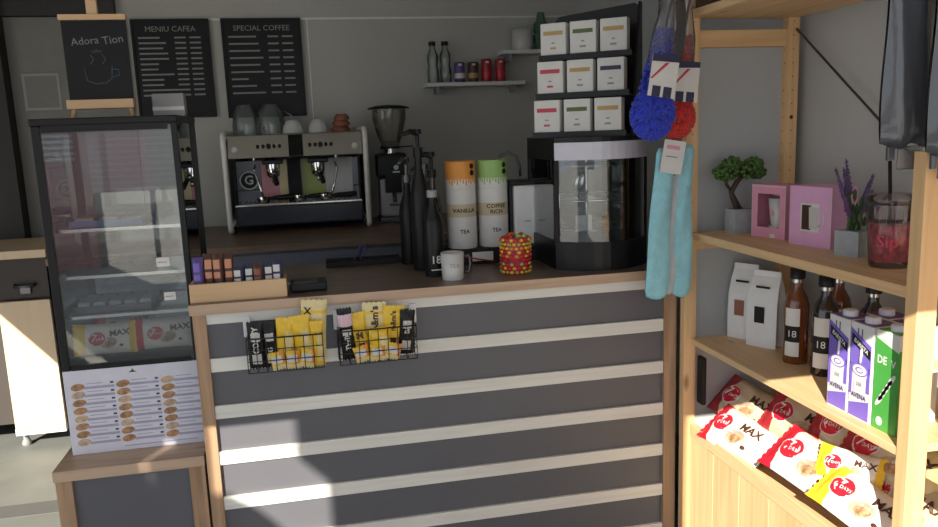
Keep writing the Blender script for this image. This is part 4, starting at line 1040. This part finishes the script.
# items in the near bay
for k, (z_, c_, lb) in enumerate(((.7205, 'green', 'green pack on the shelf of near bay at right edge'), (.4205, 'tan', 'tan snack pack on the lowest shelf of near bay at right edge'))):
    o = pillow(.2, .14, .06, (lambda u, v, s, c_=c_: c_ if u > .3 else 'yellow'), axes((0, -1, 0), (-.9, -.1, .3), (1.37, 1.28, z_+.075)), 'snack_bag', None, seed=50+k); tag(o, lb, 'snack bag')

# boxes on top of the shelf unit
for k, (y0, y1, m, lb) in enumerate(((2.26, 2.41, 'brown', 'dark brown coffee box on top board of the shelf unit'), (2.09, 2.24, 'coffeecard', 'orange brown coffee box in the middle on the top board'), (1.93, 2.07, 'brown', 'dark brown box with pale seal nearest on the top board'))):
    t = thing('coffee_box', lb, 'box', (1.315, (y0+y1)/2, 1.8625), -90, 'boxes on top of the shelf unit')
    w = y1-y0
    MB().bb(-w/2, w/2, -.055, .055, 0, .10, m, .002).build('carton', t)
    MB().lathe([(.014, 0), (.014, .001)], 'offw', (0, 0, 0), 16, T(w*.25, -.056, .03) @ FRONT).prism([(-w*.4, .06), (w*.4, .06), (w*.4, .09), (-w*.4, .09)], 0, .001, 'gold', T(0, -.0555, 0) @ FRONT).build('seal', t)

# ------------------------------------------------------------------ dusters and towels hanging by the post
def duster(px, py, y, ml, label, rx, rz_, tilt, cardn):
    p = at(px, py, y)
    t = thing('duster_mitt', label, 'duster', p, 0, 'chenille dusters hanging by the shelf')
    t.rotation_euler = (0, math.radians(tilt), 0)
    f = MB()
    rnd = random.Random(px)
    for k in range(560):
        a, b = rnd.uniform(0, 2*PI), math.acos(rnd.uniform(-1, 1))
        d = V((math.sin(b)*math.cos(a)*rx, math.sin(b)*math.sin(a)*.035, math.cos(b)*rz_))
        f.tube([d*.8, d*1.0+V((0, 0, -.002)), d*1.12+V((0, 0, -.006))], [.007, .0075, .004], ml, 6)
    f.blob((0, 0, 0), 1, ml, 2, 0, (rx*.9, .03, rz_*.9))
    f.build('chenille_head', t)
    n = MB()
    for k in range(260):
        a = rnd.uniform(0, 2*PI); z = rnd.uniform(.06, .25)*1; rr = .05*(1-(z-.06)/.19*.6)
        c = V((math.cos(a)*rr, math.sin(a)*rr*.5, z)); n.tube([c*1, c+V((math.cos(a)*.008, math.sin(a)*.008, -.006))], [.007, .004], ml, 6)
    n.lathe([(.042, .05), (.036, .15), (.016, .25)], ml, sy=.5)
    n.build('chenille_cuff', t)
    CD = T(-.008, 0, -.02) @ Matrix.Diagonal((1.2, 1, 1.12, 1))
    c = MB().bb(-.036, .036, -.056, -.054, .055, .165, 'offw')
    c.prism([(-.036, .145), (.036, .15), (.036, .165), (-.036, .165)], .0, .001, 'navy', T(0, -.056, 0) @ FRONT)
    c.prism([(-.036, .10), (-.03, .10), (.01, .145), (-.0, .145)], 0, .001, 'crim', T(0, -.056, 0) @ FRONT)
    for xx in (-.026, .004): c.prism([(xx, .055), (xx+.022, .055), (xx+.022, .083), (xx, .083)], 0, .001, 'navy', T(0, -.056, 0) @ FRONT)
    c.v = [CD @ V(q) for q in c.v]
    c.build('card_label', t)
    MB().tube([(0, 0, .23), (.005, 0, .33), (.02, .0, .42)], .004, 'blackm').build('hanging_loop', t)
    b_ = MB().lathe([(.045, .12), (.04, .24), (.02, .33), (.03, .36)], 'plastic', seg=12, sy=.55, cap=False); b_.build('plastic_wrapper', t)
duster(677, 116, 2.34, 'redduster', 'red chenille duster hanging behind the blue one', .055, .062, 5, 1)
duster(653, 112, 2.26, 'blueduster', 'blue chenille duster with white card hanging left of the shelf post', .066, .074, 9, 0)
for k,(px, y_) in enumerate(((672, 2.33),)):
    p = at(px, 25, y_)
    tag(MB().lathe([(.03, -.13), (.045, -.11), (.05, .0), (.04, .14), (.02, .2)], 'bagdark', seg=10, sy=.4).build('plastic_packet', mx=T(*p)), 'dark plastic wrapped packet hanging above the dusters', 'packet')
# towels
tw = thing('drying_towel', 'pair of long turquoise towels with grey lining hanging on the shelf post by a card', 'towel', (1.15, 2.34, 1.45))
def strip(pts, w0, w1, m, y, th=.012, seed=0):
    rnd = random.Random(seed)
    mb = MB(); vs = []; fs = []; n = 30; nx = 8
    a = V(pts[0]); b = V(pts[1])
    for side in (-1, 1):
        for j in range(n+1):
            f = j/n; c = a.lerp(b, f); w = w0+(w1-w0)*f
            if f > .96: w *= .86
            if f < .03: w *= .8
            c = c+V((math.sin(f*7+seed)*.002, 0, 0))
            for i in range(nx+1):
                u = i/nx*2-1; 
                vs.append((c.x+u*w/2, y+side*th*math.sqrt(max(0, 1-u*u*.98))*(1 if 0 < j < n else .3)+math.sin(f*9+u*3+seed)*.003, c.z+(.012*u*u if j == n else 0)))
    m1 = (n+1)*(nx+1)
    for s in range(2):
        for j in range(n):
            for i in range(nx):
                q = [s*m1+j*(nx+1)+i, s*m1+j*(nx+1)+i+1, s*m1+(j+1)*(nx+1)+i+1, s*m1+(j+1)*(nx+1)+i]; fs.append(q if s else q[::-1])
    for j in (0, n):
        for i in range(nx): q = [j*(nx+1)+i, j*(nx+1)+i+1, m1+j*(nx+1)+i+1, m1+j*(nx+1)+i]; fs.append(q)
    return mb.add(vs, fs, m, None, True)
def pt(px, py, y): p = at(px, py, y); return (p.x, 0, p.z)
local(strip([pt(664, 148, 2.35), pt(655, 299, 2.35)], .062, .085, 'towel', 2.345, .014, 1), 'left_towel', tw)
local(strip([pt(685, 145, 2.36), pt(681, 297, 2.36)], .058, .07, 'towel', 2.36, .014, 2), 'right_towel', tw)
local(strip([pt(680, 160, 2.37), pt(668, 294, 2.37)], .05, .05, 'towelg', 2.362, .008, 3), 'grey_lining', tw)
local(MB().box((0, 0, 0), (.075, .003, .105), 'offw', mx=T(*at(673, 157, 2.318)) @ RY(10)).box((.033, .001, 0), (.012, .003, .105), 'blackm', mx=T(*at(673, 157, 2.318)) @ RY(10)).box((-.005, -.002, .03), (.045, .001, .012), 'pink', mx=T(*at(673, 157, 2.318)) @ RY(10)).box((-.005, -.002, 0), (.04, .001, .004), 'greyp', mx=T(*at(673, 157, 2.318)) @ RY(10)), 'card_label', tw)
local(MB().tube([tuple(at(675, 140, 2.35)), tuple(at(684, 60, 2.38)), tuple(at(688, 25, 2.4))], .003, 'offw'), 'hanging_cord', tw)

# plastic wrapped packets hanging at top right
def hang(px0, px1, pyb, y, label, x=None):
    a = at(px0, pyb, y); b = at(px1, pyb, y); w = b.x-a.x; c = (a.x+b.x)/2
    t = thing('hanging_packet', label, 'packet', (c, y, a.z), 0, 'dark wrapped packets hanging at upper right')
    top = .42
    mb = MB(); vs = []; fs = []; n = 14; nx = 10
    for side in (-1, 1):
        for j in range(n+1):
            for i in range(nx+1):
                u = i/nx*2-1; f = j/n
                vs.append((u*w/2*(1+.03*math.sin(f*8)), side*.022*math.sqrt(max(0, 1-u*u*.98))*(.25 if j in (0, n) else 1)+.004*math.sin(u*6+f*5), f*top+(.006*math.sin(u*5) if j == 0 else 0)))
    m1 = (n+1)*(nx+1)
    for s in range(2):
        for j in range(n):
            for i in range(nx):
                q = [s*m1+j*(nx+1)+i, s*m1+j*(nx+1)+i+1, s*m1+(j+1)*(nx+1)+i+1, s*m1+(j+1)*(nx+1)+i]; fs.append(q if not s else q[::-1])
    for j in (0, n):
        for i in range(nx): fs.append([j*(nx+1)+i, j*(nx+1)+i+1, m1+j*(nx+1)+i+1, m1+j*(nx+1)+i])
    mb.add(vs, fs, 'bagdark', None, True).build('packet_body', t)
    MB().tube([(w*.35, -.026, .02), (w*.33, -.027, .12), (w*.42, -.024, .26), (w*.45, -.022, .38)], .002, 'plastic', 6).build('film_crease', t)
    MB().box((w*.12, 0, -.025), (w*.5, .006, .05), 'plastic', .002).box((-w*.28, 0, -.015), (w*.16, .008, .03), 'bagdark', .003).build('loose_film', t)
    MB().tube([(0, 0, top), (.0, .0, top+.06)], .003, 'blackm').build('hook', t)
hang(880, 928, 147, 1.45, 'large dark plastic wrapped packet hanging before the near upright')
hang(926, 960, 155, 1.38, 'dark plastic wrapped packet cut off by the right photo edge')

# ------------------------------------------------------------------ light
wd = bpy.data.worlds.new('sky'); bpy.context.scene.world = wd; wd.use_nodes = True
nt = wd.node_tree; bg = nt.nodes['Background']; bg.inputs['Color'].default_value = (.82, .9, 1.0, 1); bg.inputs['Strength'].default_value = 1.3
sl = bpy.data.lights.new('sun', 'SUN'); sl.energy = 9.8; sl.angle = .004; sl.color = (1, .93, .8)
so = bpy.data.objects.new('sun', sl); COL.objects.link(so)
so.rotation_euler = V((.5, 1, -.6)).to_track_quat('-Z', 'Y').to_euler()
sc = bpy.context.scene
sc.view_settings.view_transform = 'Standard'; sc.view_settings.look = 'None'; sc.view_settings.gamma = 1
sc.view_settings.use_curve_mapping = False; sc.view_settings.exposure = 0.15
sc.cycles.use_denoising = True; sc.cycles.max_bounces = 10; sc.cycles.transparent_max_bounces = 24
bpy.context.view_layer.update()
